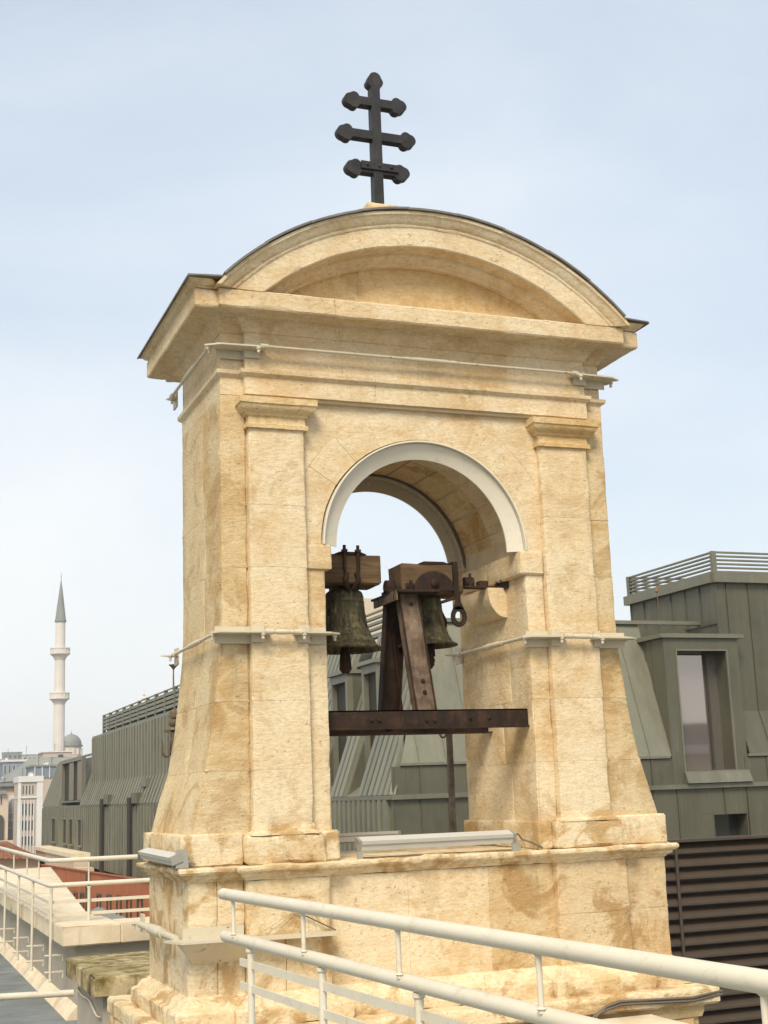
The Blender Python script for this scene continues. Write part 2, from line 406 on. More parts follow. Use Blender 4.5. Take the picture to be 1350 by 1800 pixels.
# ================================================================== BELL TOWER
tower = thing('bell_tower', 'golden limestone bell gable with round arch and curved pediment', 'bell tower', (0, .6, -1))
XW, YF, YW, YB, YBW = 1.307, 0., .05, 1.158, 1.108        # half width, pilaster plane, wall plane, rear planes
def flare(z):
    K = ((-1, 1.53), (.10, 1.525), (.15, 1.513), (.33, 1.463), (.48, 1.415), (.77, 1.362), (1.14, 1.322), (1.35, 1.309), (9, 1.307))
    for (a, xa), (b, xb) in zip(K, K[1:]):
        if a <= z <= b: return xa+(xb-xa)*(z-a)/(b-a)
zc = [.106, .47, .86, 1.27, 1.645, 2.02, 2.49]
for s in (-1, 1):
    # hidden mortar core of the pier
    g = G()
    for a, b in zip(zc, zc[1:]+[2.70]): pass
    P = [(x, z) for x, z in ((.684, .1), (flare(.1)-.03, .1))]+[(flare(z)-.02, z) for z in (.33, .48, .77, 1.14, 1.35)]+[(XW-.02, 2.7), (.684, 2.7)]
    g.prism(P, .062, 1.096, lambda p, q, t: (s*p, t, q)); g.box(min(s*.812, s*1.138), max(s*.812, s*1.138), .012, 1.146, .1, 2.7)
    pier = g.obj('pier', M_mortar, tower)
    mr_ = lambda x, y, z: (s*x, y, z)
    for i, (a, b) in enumerate(zip(zc, zc[1:])):
        o1, o2 = rnd.uniform(-.05, .05), rnd.uniform(-.04, .04)
        stone('pilaster_stone', M_shaft, pier, .80, 1.15, YF, .34, a, b, .04, mr_, jz=.06)
        stone('pilaster_stone', M_shaft, pier, .80, 1.15, .8, YB, a, b, .12, mr_)
        za, zb = a+(o1 if i else 0), b+(0 if i == len(zc)-2 else o1)
        za, zb = a, (2.70 if i == len(zc)-2 else b)
        fx = lambda u, y, z: (s*(1.152+(flare(z)-1.152)*u), y, z)
        def wing(u0, u1, y0, y1, z0, z1): return stone('wing_stone', M_wing, pier, u0, u1, y0, y1, z0, z1, .045 if y0 < .1 else .07, lambda x, y, z: fx((x-1.152)/.155, y, z), 1.5, jz=.06)
        ym = .5+o2*2
        wing(1.152, 1.307, YW, ym, za, zb); wing(1.152, 1.307, ym, YBW, za, zb)
        zt = b if b <= 1.645 else min(b, 1.645)
        if a < 1.64:
            yj = .45+o1*3
            stone('jamb_stone', M_shaft, pier, .672, .80, YW, yj, a, b, .045, mr_, jz=.06); stone('jamb_stone', M_shaft, pier, .672, .80, yj, YBW, a, b, .06, mr_, jz=.06)
    # impost under the arch springing
    stone('impost_stone', M_st, pier, .634, .798, .03, .55, 1.645, 1.797, .04, mr_, 1.6); stone('impost_stone', M_st, pier, .634, .798, .55, 1.13, 1.645, 1.797, .05, mr_, 1.6)
    # attic base of the pier
    zb0, zb1 = -.055, .106
    stone('base_stone', M_ped, pier, 1.205, 1.565, .03, .55, zb0, zb1+.02, .045, mr_, 1.8); stone('base_stone', M_ped, pier, 1.205, 1.565, .55, 1.13, zb0, zb1+.02, .06, mr_, 1.8)
    stone('base_stone', M_ped, pier, .738, 1.205, -.035, .2, zb0, zb1, .04, mr_, 2.2, b=.02)
    stone('base_stone', M_ped, pier, .638, .738, .012, .55, zb0, zb1+.01, .045, mr_, 1.8); stone('base_stone', M_ped, pier, .638, .8, .55, 1.13, zb0, zb1+.01, .06, mr_, 1.8)
    pp = [(.80, YW), (.80, YF), (1.15, YF), (1.15, YW)]
    if s < 0: pp = [(-x, y) for x, y in pp][::-1]
    band('base_moulding', M_ped, pier, pp, [(-.03, .104), (.030, .104), (.026, .118), (.010, .128), (.004, .15), (0, .165), (-.03, .165)], False, 2, 1.3)
    # capital
    band('capital', M_gold, pier, pp, [(-.04, 2.487), (.018, 2.487), (.019, 2.512), (.006, 2.518), (.004, 2.558), (.018, 2.566), (.022, 2.578), (.045, 2.592), (.058, 2.612), (.060, 2.626), (.068, 2.628), (.069, 2.667), (-.04, 2.667)], False, 2, 1.1)
    pr = [(.80, YBW), (.80, YB), (1.15, YB), (1.15, YBW)][::-1]
    if s < 0: pr = [(-x, y) for x, y in pr][::-1]
    band('capital', M_gold, pier, pr, [(-.04, 2.487), (.018, 2.487), (.006, 2.518), (.018, 2.566), (.058, 2.612), (.069, 2.667), (-.04, 2.667)], False, 2, 1.1)
    # quarter-round corbel on the reveal that carries the bell bearing
    pf = [(0, 1.60)]+[(-.165+.165*(1-math.sin(a)) if False else -.17*math.cos(a), 1.60-.185*math.sin(a)) for a in [i*PI/16 for i in range(9)]]
    pf = [(.03, 1.605), (-.13, 1.605)]+[(-.13*math.cos(a), 1.575-.165*math.sin(a)) for a in [i*PI/20 for i in range(11)]]+[(.03, 1.41)]
    def cpos(t, o, z): return (s*(.672+o), .34+.44*t, z)
    if s > 0: run('corbel', M_st, pier, pf, cpos, 0, 1, .44, .8)
    if s > 0: stone('corbel', M_st, pier, .60, .70, .86, 1.06, 1.56, 1.645, .05, mr_)
# wall above the arch
R0 = .695; ZS = 1.797
g = G(); n = 24
poly = [(-.82, 2.69), (-.82, ZS)]+[(-(R0+.010)*math.cos(PI*i/n), ZS+(R0+.010)*math.sin(PI*i/n)) for i in range(n+1)]+[(.82, ZS), (.82, 2.69)]
g.prism(poly, .060, 1.098, lambda p, q, t: (p, t, q))
wall = g.obj('arch_wall', M_mortar, tower)
NV = 11
for i in range(NV):
    a0, a1 = PI*i/NV, PI*(i+1)/NV; ro = .90
    # parameter space: x = angle (scaled to arc length), z = radius
    def vx(x, y, z): th = PI-x/.8; return (z*math.cos(th), y, ZS+z*math.sin(th))
    stone('voussoir', M_st, wall, a0*.8, a1*.8, YW+rnd.uniform(-.002, .002), .55, R0, ro, .045, vx, .8, jx=.05, jz=.25)
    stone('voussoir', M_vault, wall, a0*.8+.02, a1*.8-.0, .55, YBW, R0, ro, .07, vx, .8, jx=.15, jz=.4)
rows = [ZS, 2.08, 2.38, 2.70]
for s in (-1, 1):
    for a, b in zip(rows, rows[1:]):
        def sp(u, y, z):
            xi = math.sqrt(max(0, .9**2-(z-ZS)**2)); return (s*(min(xi, .79)+(.806-min(xi, .79))*u/.8), y, z)
        stone('spandrel_stone', M_st, wall, 0, .8, YW+rnd.uniform(-.001, .0025), .5, a, b, .045, sp, .8, jz=.05, jx=.05)
        stone('spandrel_stone', M_st, wall, 0, .8, .5, YBW, a, b, .1, sp, .8)
# entablature: plan outline with the centre breaking forward
OUT = [(-XW, YBW), (-XW, YW), (-1.17, YW), (-1.17, YF), (1.17, YF), (1.17, YW), (XW, YW), (XW, YBW), (1.17, YBW), (1.17, YB), (-1.17, YB), (-1.17, YBW)]
g = G(); g.box(-XW+.02, XW-.02, YW+.02, YBW-.02, 2.68, 3.33); g.box(-1.15, 1.15, YF+.02, YB-.02, 2.68, 3.27)
ent = g.obj('entablature', M_mortar, tower)
band('architrave_stone', M_st, ent, OUT, [(-.1, 2.699), (0, 2.699), (.001, 2.806), (.010, 2.812), (.026, 2.826), (.029, 2.848), (-.1, 2.855)], True, .8, 1.)
band('frieze_stone', M_st, ent, OUT, [(-.1, 2.855), (-.004, 2.855), (-.004, 3.088), (-.1, 3.088)], True, .62, 1.)
CP = [(-.1, 3.088), (.002, 3.088), (.010, 3.096), (.014, 3.108), (.026, 3.126), (.044, 3.142), (.052, 3.146), (.054, 3.156), (.064, 3.158), (.066, 3.166), (.10, 3.172), (.178, 3.176), (.192, 3.168), (.2, 3.178), (.201, 3.275), (.19, 3.284), (-.1, 3.29)]
band('cornice_stone', M_st, ent, OUT, CP, True, .62, 1.25)
# crown moulding over the wings and along the sides
CR = [(-.1, 3.284), (.17, 3.284), (.196, 3.289), (.20, 3.296), (.215, 3.302), (.226, 3.314), (.234, 3.324), (.240, 3.330), (-.1, 3.336)]
band('crown_stone', M_st, ent, OUT, CR, True, .6, 1.1, skip=(2, 3, 4, 8, 9, 10))
# segmental pediment
ZC, R1 = 2.019, 1.886
def arc_pts(r, z0, n=30):
    a = math.acos(max(-1, min(1, (z0-ZC)/r))); return [(r*math.sin(-a+2*a*i/n), ZC+r*math.cos(-a+2*a*i/n)) for i in range(n+1)]
g = G(); g.prism(arc_pts(R1-.03, 3.29), .02, 1.14, lambda p, q, t: (p, t, q)); ped = g.obj('pediment', M_mortar, tower)
for f0, f1, yy in ((-1.12, -.42, 0), (-.42, .33, .002), (.33, 1.12, 0)):
    def tp(x, y, z):
        top = ZC+math.sqrt(1.63**2-min(1.5, x*x)); u = (z-3.28)/.4; return (x, y, 3.28+u*(max(3.2805, top)-3.28+.0005))
    stone('tympanum_stone', M_gold, ped, f0, f1, .008+yy, .2, 3.28, 3.68, .05, tp, .8, jx=.15, jz=.2)
aM = math.acos((3.284-ZC)/R1)
AP = [(-.02, 1.600), (.03, 1.600), (.034, 1.622), (.060, 1.630), (.085, 1.648), (.09, 1.664), (.195, 1.667), (.201, 1.674), (.201, 1.790), (.207, 1.795), (.210, 1.806), (.207, 1.812), (.216, 1.818), (.224, 1.830), (.236, 1.848), (.244, 1.862), (.252, 1.866), (.253, 1.885), (-.02, 1.885)]
cuts = [-1, -.66, -.3, .04, .38, .7, 1]
for side in (0, 1):
    for a, b in zip(cuts, cuts[1:]):
        # the foot of the arch stands on the horizontal corona
        def ap(t, o, r):
            lim = math.acos(min(1, max(-1, (3.282-ZC)/r))); th = t*lim
            return (r*math.sin(th), (-o if side == 0 else 1.158+o), ZC+r*math.cos(th))
        run('arch_stone', M_st, ped, AP, ap, a, b, R1*aM, 1.1, .05)
g = G(); g.prism(arc_pts(R1-.004, 3.34, 40)+arc_pts(R1-.10, 3.34, 40)[::-1], -.15, 1.3, lambda p, q, t: (p, t, q)); g.prism(arc_pts(R1-.09, 3.30, 40), .22, .95, lambda p, q, t: (p, t, q)); roofb = g.obj('roof', M_lead, tower)
# lead sheets lapped over the curve
NS = 9; am = math.acos((3.345-ZC)/(R1+.004))
for i in range(NS):
    a0, a1 = -am+2*am*i/NS, -am+2*am*(i+1)/NS+.006; rr = R1+.002+(.004 if i % 2 else 0)
    g = G(); q = [((rr+d)*math.sin(a0+(a1-a0)*j/6), ZC+(rr+d)*math.cos(a0+(a1-a0)*j/6)) for d, js in ((0, range(7)), (.013, range(6, -1, -1))) for j in js]
    g.prism(q, -.272+.004*rnd.random(), 1.432, lambda p, q_, t: (p, t, q_)); g.obj('lead_sheet', M_lead, roofb)
for s in (-1, 1):
    for k in range(2):
        y0, y1 = ((-.222, .58), (.582, 1.38))[k]
        g = G(); g.prism([(1.34, 3.352), (1.562, 3.338), (1.565, 3.322), (1.552, 3.330), (1.34, 3.342)], y0, y1, lambda p, q, t: (s*p, t, q)); g.obj('lead_sheet', M_lead, roofb)
stone('cross_plinth', M_st, roofb, -.15, .07, .48, .72, 3.85, 4.290, .05)
# sill ledge, pedestal and plinth
LO = [(-1.525, 1.13), (-1.525, .03), (-1.205, .03), (-1.205, -.02), (-.715, -.02), (-.715, .035), (.735, .035), (.735, -.02), (1.225, -.02), (1.225, .03), (1.53, .03), (1.53, 1.13), (1.225, 1.13), (-1.205, 1.13)]
g = G(); g.box(-1.48, 1.48, .06, 1.1, -1.0, -.07); g.box(-1.17, -.75, .0, 1.1, -1.0, -.07); g.box(.77, 1.19, .0, 1.1, -1.0, -.07); pedestal = g.obj('pedestal', M_mortar, tower)
band('ledge_stone', M_ped, pedestal, LO, [(-.2, -.136), (.006, -.136), (.014, -.122), (.036, -.112), (.040, -.098), (.060, -.09), (.068, -.078), (.067, -.064), (.056, -.056), (-.2, -.053)], True, .75, 2.4)
stone('sill_stone', M_ped, pedestal, -.64, .02, .10, 1.12, -.12, -.05, .06, None, 1.8); stone('sill_stone', M_ped, pedestal, .02, .64, .10, 1.12, -.12, -.05, .06, None, 1.8)
pz = [-.745, -.44, -.136]
for a, b in zip(pz, pz[1:]):
    for x0, x1, y0, y1 in ((-1.525, -1.36, .03, .5), (-1.36, -1.205, .03, .5), (-1.525, -1.3, .5, 1.13), (-1.205, -.715, -.02, .3), (.735, 1.225, -.02, .3), (1.225, 1.53, .03, .5), (1.3, 1.53, .5, 1.13), (-1.2, 0, .8, 1.13), (0, 1.2, .8, 1.13)):
        if y0 < .2 and x1-x0 > .4 and a < -.5 and x0 < 0:
            stone('pedestal_stone', M_ped, pedestal, x0, x0+.22, y0, y1, a, b, .04, None, 2.0, jz=.06, jx=.2); stone('pedestal_stone', M_ped, pedestal, x0+.22, x1, y0, y1, a, b, .04, None, 2.0, jz=.06, jx=.2)
        else: stone('pedestal_stone', M_brn if x0 > .7 else M_ped, pedestal, x0, x1, y0, y1, a, b, .04 if y0 < .3 else .08, None, 2.0, jz=.06, jx=.5)
for x0, x1 in ((-.715, -.22), (-.22, .3), (.3, .735)): stone('dado_stone', M_brn if x0 > 0 else M_shaft, pedestal, x0, x1, .035, .3, -.745, -.136, .045, None, 1.1, gap=.0004, jx=.05, jz=.3)
band('plinth_moulding', M_ped, pedestal, LO, [(-.2, -.90), (.088, -.90), (.094, -.88), (.094, -.815), (.084, -.802), (.062, -.796), (.054, -.784), (.040, -.762), (.012, -.748), (0, -.735), (-.2, -.735)], True, .7, 2.4)
PL = [(-1.70, 1.60), (-1.70, -.20), (1.70, -.20), (1.70, 1.60)]
band('plinth_stone', M_ped, pedestal, PL, [(-.4, -1.005), (-.015, -1.005), (0, -.99), (.002, -.915), (-.008, -.899), (-.4, -.897)], True, .85, 2.4)
PL2 = [(-1.62, 1.5), (-1.62, -.14), (1.62, -.14), (1.62, 1.5)]
band('plinth_stone', M_gold, pedestal, PL2, [(-.4, -1.08), (-.01, -1.08), (0, -1.05), (0, -1.004), (-.4, -1.004)], True, .9, 2.2)
g = G(); g.box(-1.6, 1.6, -.1, 1.48, -1.6, -1.0); g.obj('footing', M_gold, pedestal)
stone('footing', M_ped, pedestal, -1.695, -1.5, -.15, 1.55, -1.5, -1.0, .06, None, 2)
stone('footing', M_gold, pedestal, 1.18, 1.56, -.12, .9, -1.5, -1.08, .06, None, 2)

# ================================================================== CROSS
cross = thing('roof_cross', 'black iron cross with three trefoil-ended bars on the pediment top', 'cross', (-.03, .6, 4.32))
cx, cy = -.03, .6
def trefoil(u, r):        # outline of a bar end: two rounded shoulders and a blunt tip
    h = u+.064
    up = [(h-.112, .032), (h-.104, .046), (h-.092, .056), (h-.078, .060), (h-.062, .058), (h-.050, .051), (h-.042, .046), (h-.030, .043), (h-.016, .035), (h-.005, .021), (h, .007)]
    return [(p, -q) for p, q in up]+[(p, q) for p, q in up[::-1]]
def cross_bar(half, z, hw=.031):
    e = trefoil(half-.064, .031); poly = e+[(-p, -q) for p, q in e]
    out = [(-(half-.11), hw)]; pr = [p for p in e]+[(half-.11, hw)] 
    poly = [(half-.12, -hw)]+e+[(half-.12, hw), (-(half-.12), hw)]+[(-p, -q) for p, q in e]+[(-(half-.12), -hw)]
    g = G(); g.prism(poly, -.033, .033, lambda p, q, t: (cx+p, cy+t, z+q)); return g.obj('crossbar', M_iron, cross)
cross_bar(.234, 5.096); cross_bar(.294, 4.840); cross_bar(.238, 4.582)
e = trefoil(5.328-.064, .031)
poly = [(4.285, -.035)]+[(5.2, -.033)]+e+[(5.2, .033), (4.285, .035)]
G().prism(poly, -.036, .036, lambda p, q, t: (cx+q, cy+t, p)).obj('upright', M_iron, cross)
pl = G().bar((cx-.13, cy-.041, 4.602), (cx+.15, cy-.041, 4.60), .012, .055).obj('patch_plate', M_iron, cross)
for dx in (-.085, .005, .095): G().lathe([(.011, 0), (.011, -.006), (.005, -.011)], (cx+dx, cy-.047, 4.602), 8, 'y').obj('bolt', M_iron, pl)
G().box(cx-.055, cx+.055, cy-.055, cy+.055, 4.286, 4.306).obj('foot_plate', M_lead, cross)

# ================================================================== STEEL ARCH RIMS
def rim(label, y0, d):
    t = thing('steel_arch', label, 'steel arch', (0, y0, ZS), 'steel rims lining the arch')
    n = 48; ro, ri = R0-.010, .578
    def ring(prof, name):
        v = []; f = []; m = len(prof)
        for i in range(n+1):
            a = PI*i/n
            for r, y in prof: v.append((r*math.cos(a), y0+d*y, ZS+.002+r*math.sin(a)))
        for i in range(n):
            for j in range(m): f.append((i*m+j, i*m+(j+1) % m, (i+1)*m+(j+1) % m, (i+1)*m+j))
        f.append(tuple(range(m))[::-1]); f.append(tuple(range(n*m, n*m+m)))
        return G().add(v, f).obj(name, M_ring, t, 40)
    ring([(ro, 0), (ro, .10), (ro-.010, .10), (ro-.010, 0)], 'flange')
    ring([(ro-.012, .030), (ri, .072), (ri, .084), (ro-.012, .042)], 'web')
    for i in range(1, 12):
        a = PI*i/12; r = ro-.045
        if d < 0: G().lathe([(.012, 0), (.012, .008), (.006, .012)], (r*math.cos(a), y0+d*.065, ZS+r*math.sin(a)), 8, 'y').obj('bolt', M_ring, t)
    return t
rim('beige steel rim around the front mouth of the arch', .030, 1)
rim('shaded steel rim inside the rear mouth of the arch', 1.115, -1)
tag(G().tube([( (R0-.008)*math.cos(a), .985, ZS+(R0-.008)*math.sin(a)) for a in [PI*i/40 for i in range(1, 34)]], .008, 6).obj('arch_cable', M_cable), 'thin dark cable running round the arch soffit beside the rear rim', 'cable')

# ================================================================== TIE ROD COLLARS
def bolt(p, parent, r=.014, ax='z'):
    x, y, z = p
    G().lathe([(r*1.1, 0), (r*1.1, -.012), (r*.7, -.012), (r*.7, -.034), (r*.4, -.036)], (x, y, z), 8, ax).obj('bolt', M_steel, parent)
def bracket(parent, x0, x1, xs, z, y0=YW, y1=YF, tipx=None, h=.058):
    """angle bracket wrapped round an edge: x0..xs on the wall plane, xs..x1 stepping out on the pilaster"""
    a, b = min(x0, xs), max(x0, xs); c, d = min(x1, xs), max(x1, xs)
    g = G(); e = .007
    if b-a > .01: g.box(a, b, y0-e-.012, y0-.012, z-h, z+.042)
    if d-c > .01: g.box(c, d, y1-e-.006, y1-.006, z-h+.004, z+.048)
    g.box(xs-.004, xs+.004, y1-.006, y0-.012, z-h, z+.042)
    br = g.obj('bracket', M_steel, parent)
    tx = x0 if tipx is None else tipx
    yo = y1-.085
    P = [(tx, y1-.02), (x0, yo+.012), (x1-.02*(1 if x1 > x0 else -1), yo), (x1+.03*(1 if x1 > x0 else -1), yo+.02), (x1+.03*(1 if x1 > x0 else -1), y1-.006), (x1, y1-.006), (xs, y1-.006), (xs, y0-.012), (x0, y0-.012)]
    G().prism(P, z-.006, z+.004, lambda p, q, t: (p, q, t)).obj('gusset_plate', M_steel, br)
    return br
def rod(parent, a, b, r=.0125, turn=(.4, .6), rusty=False):
    a, b = Vector(a), Vector(b); d = b-a
    G().tube([a, b], r, 8).obj('rod', M_steel, parent, 60)
    if turn:
        p, q = a+d*turn[0], a+d*turn[1]; L = (q-p)
        G().tube([p, p+L*.08, p+L*.12, p+L*.2, p+L*.8, p+L*.88, p+L*.92, q], [r*1.35, r*1.35, r*1.1, r*1.55, r*1.55, r*1.1, r*1.35, r*1.35], 10).obj('turnbuckle', M_steel, parent, 50)
    for p, s in ((a, 1), (b, -1)):
        u = d.normalized()*s
        G().tube([p-u*.035, p+u*.012], .017, 8).obj('fork_end', M_steel, parent, 50)
def tip(parent, x, y, z, dx=-.09, dy=0.):
    G().prism([(x, y-.045), (x+dx, y+.02), (x, y+.045)], z-.004, z+.006, lambda p, q, t: (p, q, t)).obj('gusset_plate', M_steel, parent)
    G().box(min(x, x+.012), max(x, x+.012), y-.03, y+.07, z-.06, z+.05).obj('end_plate', M_steel, parent)
    bolt((x+dx*.4, y, z), parent, .012)
GR = 'steel tie collars round the tower'
t = thing('tie_collar', 'long steel tie rod with turnbuckle across the frieze under the cornice', 'tie rod', (0, -.06, 2.98), GR)
for s in (-1, 1):
    bracket(t, s*1.335, s*1.075, s*1.17, 2.978, YW, YF, s*1.42); bolt((s*1.10, -.075, 2.972), t); bolt((s*1.38, .02, 2.972), t)
rod(t, (-1.05, -.062, 2.985), (1.05, -.062, 2.985), .0095, (.43, .60))
for s in (-1, 1):
    rod(t, (s*1.38, .07, 2.985), (s*1.38, 1.08, 2.985), .010, (.3, .62)); tip(t, s*1.345, 1.15, 2.985, s*.06)
t = thing('tie_collar', 'pale tie collar round the pier that hides half the larger bell', 'tie rod', (-1, -.06, 1.25), GR)
bracket(t, -1.36, -1.075, -1.15, 1.250, YW, YF, -1.395); bracket(t, -.685, -.871, -.80, 1.250, YW, YF, -.615)
bolt((-1.10, -.07, 1.244), t); bolt((-.85, -.07, 1.244), t); bolt((-.64, .0, 1.244), t, .012); bolt((-1.375, .02, 1.244), t, .012)
rod(t, (-1.05, -.06, 1.252), (-.90, -.06, 1.252), .010, (.1, .9))
rod(t, (-1.365, .06, 1.248), (-1.365, 1.10, 1.244), .0105, (.3, .62)); tip(t, -1.335, 1.19, 1.244, -.10)
t = thing('tie_collar', 'pale tie collar round the pier beside the smaller bell', 'tie rod', (1, -.06, 1.25), GR)
bracket(t, .64, .865, .80, 1.240, YW, YF, .60); bracket(t, 1.352, 1.105, 1.15, 1.235, YW, YF, 1.41)
bolt((.84, -.07, 1.234), t); bolt((1.13, -.07, 1.229), t); bolt((.62, .0, 1.234), t, .012)
rod(t, (.90, -.06, 1.242), (1.075, -.06, 1.238), .010, (.1, .9))
rod(t, (.628, .05, 1.242), (.628, 1.02, 1.244), .0125, (.3, .6)); tip(t, .655, 1.10, 1.244, -.10)
rod(t, (1.365, .06, 1.238), (1.365, 1.10, 1.238), .010, (.3, .62))
t = thing('tie_collar', 'broad steel strap plate low on the pedestal behind the handrail end', 'tie rod', (-1.2, -.1, -.43), GR)
g = G(); g.box(-1.56, -1.215, .010, .018, -.43, -.372); br = g.obj('strap_plate', M_steel, t)
G().prism([(-1.66, .02), (-1.60, -.155), (-1.20, -.165), (-1.20, .02)], -.440, -.428, lambda p, q, t_: (p, q, t_)).obj('shelf_plate', M_steel, t)
g = G(); g.add([(-1.60, -.145, -.441), (-1.205, -.155, -.441), (-1.205, .02, -.565), (-1.50, .02, -.565), (-1.60, .02, -.441), (-1.205, .02, -.441)], [(0, 1, 2, 3), (0, 4, 5, 1), (3, 2, 5, 4), (0, 3, 4), (1, 5, 2)]); g.obj('skirt_plate', M_steel, t)
G().prism([(-1.20, -.165), (-.72, -.19), (-.70, -.03), (-1.20, -.03)], -.446, -.434, lambda p, q, t_: (p, q, t_)).obj('shelf_plate', M_steel, t)
rod(t, (-1.60, .03, -.42), (-1.60, 1.02, -.42), .021, (.3, .7)); tip(t, -1.565, 1.14, -.42, -.13); bolt((-1.13, -.1, -.446), t, .018)
bm = G()
for i in range(9):
    bm.tube([(-1.16+.05*i, -.06, -.43), (-.93+.012*i, -.035, -.31)], .0008, 4)
bm.tube([(-.95, -.04, -.305), (-.70, -.05, -.43)], .004, 5)
tag(bm.obj('bird_net', M_cable), 'sagging bird net strung over the strap plate by the handrail', 'net', None, 'stuff')

# ================================================================== BELL FRAME
fr = thing('bell_trestle', 'rusty steel trestle of two channel legs on crossbeams inside the arch', 'bell frame', (0, .45, .8))
def channel(a, b, name, mat, w=.15, fl=.05, flip=1, fmat=None):
    a, b = Vector(a), Vector(b); d = (b-a).normalized(); sx = Vector((1, 0, 0)); n = sx.cross(d).normalized()*flip
    prof = [(-w/2, 0), (w/2, 0), (w/2, fl), (w/2-.009, fl), (w/2-.011, .009), (-w/2+.011, .009), (-w/2+.009, fl), (-w/2, fl)]
    g = G(); m = len(prof); v = [p+sx*u+n*q for p in (a, b) for u, q in prof]
    return g.add(v, [tuple(range(m))[::-1], tuple(range(m, 2*m))]+[(i, (i+1) % m, m+(i+1) % m, m+i) for i in range(m)]).obj(name, mat, fr)
l1 = channel((.012, .20, .802), (-.035, .31, 1.555), 'leg', M_rustl, .136, .06, -1); part(l1, 'front leg with worn bare brown web')
for u in (-.065, .065):
    G().bar((.012+u, .195, .803), (-.035+u, .305, 1.553), .008, .014, (0, -1, 0)).obj('lip', M_rust, l1)
l2 = channel((-.062, .68, .802), (-.035, .56, 1.60), 'leg', M_rust, .138, .06, 1); part(l2, 'rear leg, dark rust all over')
G().bar((.03, .66, .81), (-.05, .57, 1.4), .012, .02, (1, 0, 0)).obj('strut', M_rust, fr)
for i, (zz, r) in enumerate(((.99, .013), (.92, .013), (1.48, .012))):
    a = (zz-.802)/.753; G().lathe([(r, 0), (r, -.007), (r*.5, -.01)], (.018-.045*a, .197+.11*a, zz), 10, 'y').obj('bolt', M_rust, l1)
g = G(); g.box(-.672, .690, .125, .133, .70, .805); g.box(-.672, .690, .125, .20, .797, .805); g.box(-.672, .690, .108, .20, .692, .700)
bmf = g.obj('beam', M_rust, fr)
for x, z in ((-.02, .738), (.035, .738), (-.38, .745), (-.33, .745), (.27, .75), (.40, .752)): G().lathe([(.012, 0), (.012, -.008), (.006, -.012)], (x, .125, z), 8, 'y').obj('bolt', M_rust, bmf)
g = G(); g.box(-.672, .672, .72, .728, .69, .80); g.box(-.672, .672, .655, .728, .792, .80); g.box(-.672, .672, .655, .74, .682, .690); g.obj('beam', M_rust, fr)
G().tube([(-.25, .17, .692), (-.25, .17, .675)], .02, 8).obj('bolt', M_rust, bmf)
g = G(); g.prism([(-.135, .22), (.14, .19), (.15, .30), (.06, .66), (-.15, .68)], 1.548, 1.562, lambda p, q, t_: (p, q, t_)); G_ = g.obj('top_plate', M_rust, fr)
g = G(); g.prism([(-.14, .25), (-.128, .25), (-.128, .66), (-.14, .66)], 1.50, 1.562, lambda p, q, t_: (p, q, t_)); g.obj('top_plate', M_rustl, fr)
# plummer blocks and studs on the top plate
for x, y in ((-.115, .42), (.0, .40)):
    g = G(); g.lathe([(.045, -.03), (.045, .03)], (x, y, 1.605), 14, 'x'); g.box(x-.03, x+.03, y-.075, y+.075, 1.562, 1.58); bb = g.obj('bearing', M_rust, fr)
    for dy in (-.06, .06): G().tube([(x, y+dy, 1.56), (x, y+dy, 1.64)], .011, 7).obj('stud', M_rust, bb)
G().tube([(-.13, .30, 1.51), (-.13, .27, 1.57)], .013, 7).obj('stud', M_rust, fr)
# wall bearing on the corbel
wb = thing('wall_bearing', 'small rusty bearing bracket bolted to the wall over the corbel', 'bracket', (.6, .5, 1.6))
g = G(); g.box(.39, .66, .36, .44, 1.607, 1.620); g.box(.655, .667, .29, .47, 1.595, 1.70); wp = g.obj('base_plate', M_rust, wb)
G().lathe([(.036, -.03), (.036, .03)], (.43, .40, 1.645), 12, 'x').obj('bearing', M_rust, wb)
G().box(.50, .56, .37, .43, 1.62, 1.655).obj('packer', M_rust, wb)
for y in (.34, .41): G().lathe([(.014, 0), (.014, -.012), (.007, -.02)], (.655, y, 1.655), 8, 'x').obj('bolt', M_rust, wb)
G().tube([(.43, .37, 1.61), (.43, .37, 1.70)], .01, 7).obj('stud', M_rust, wb)

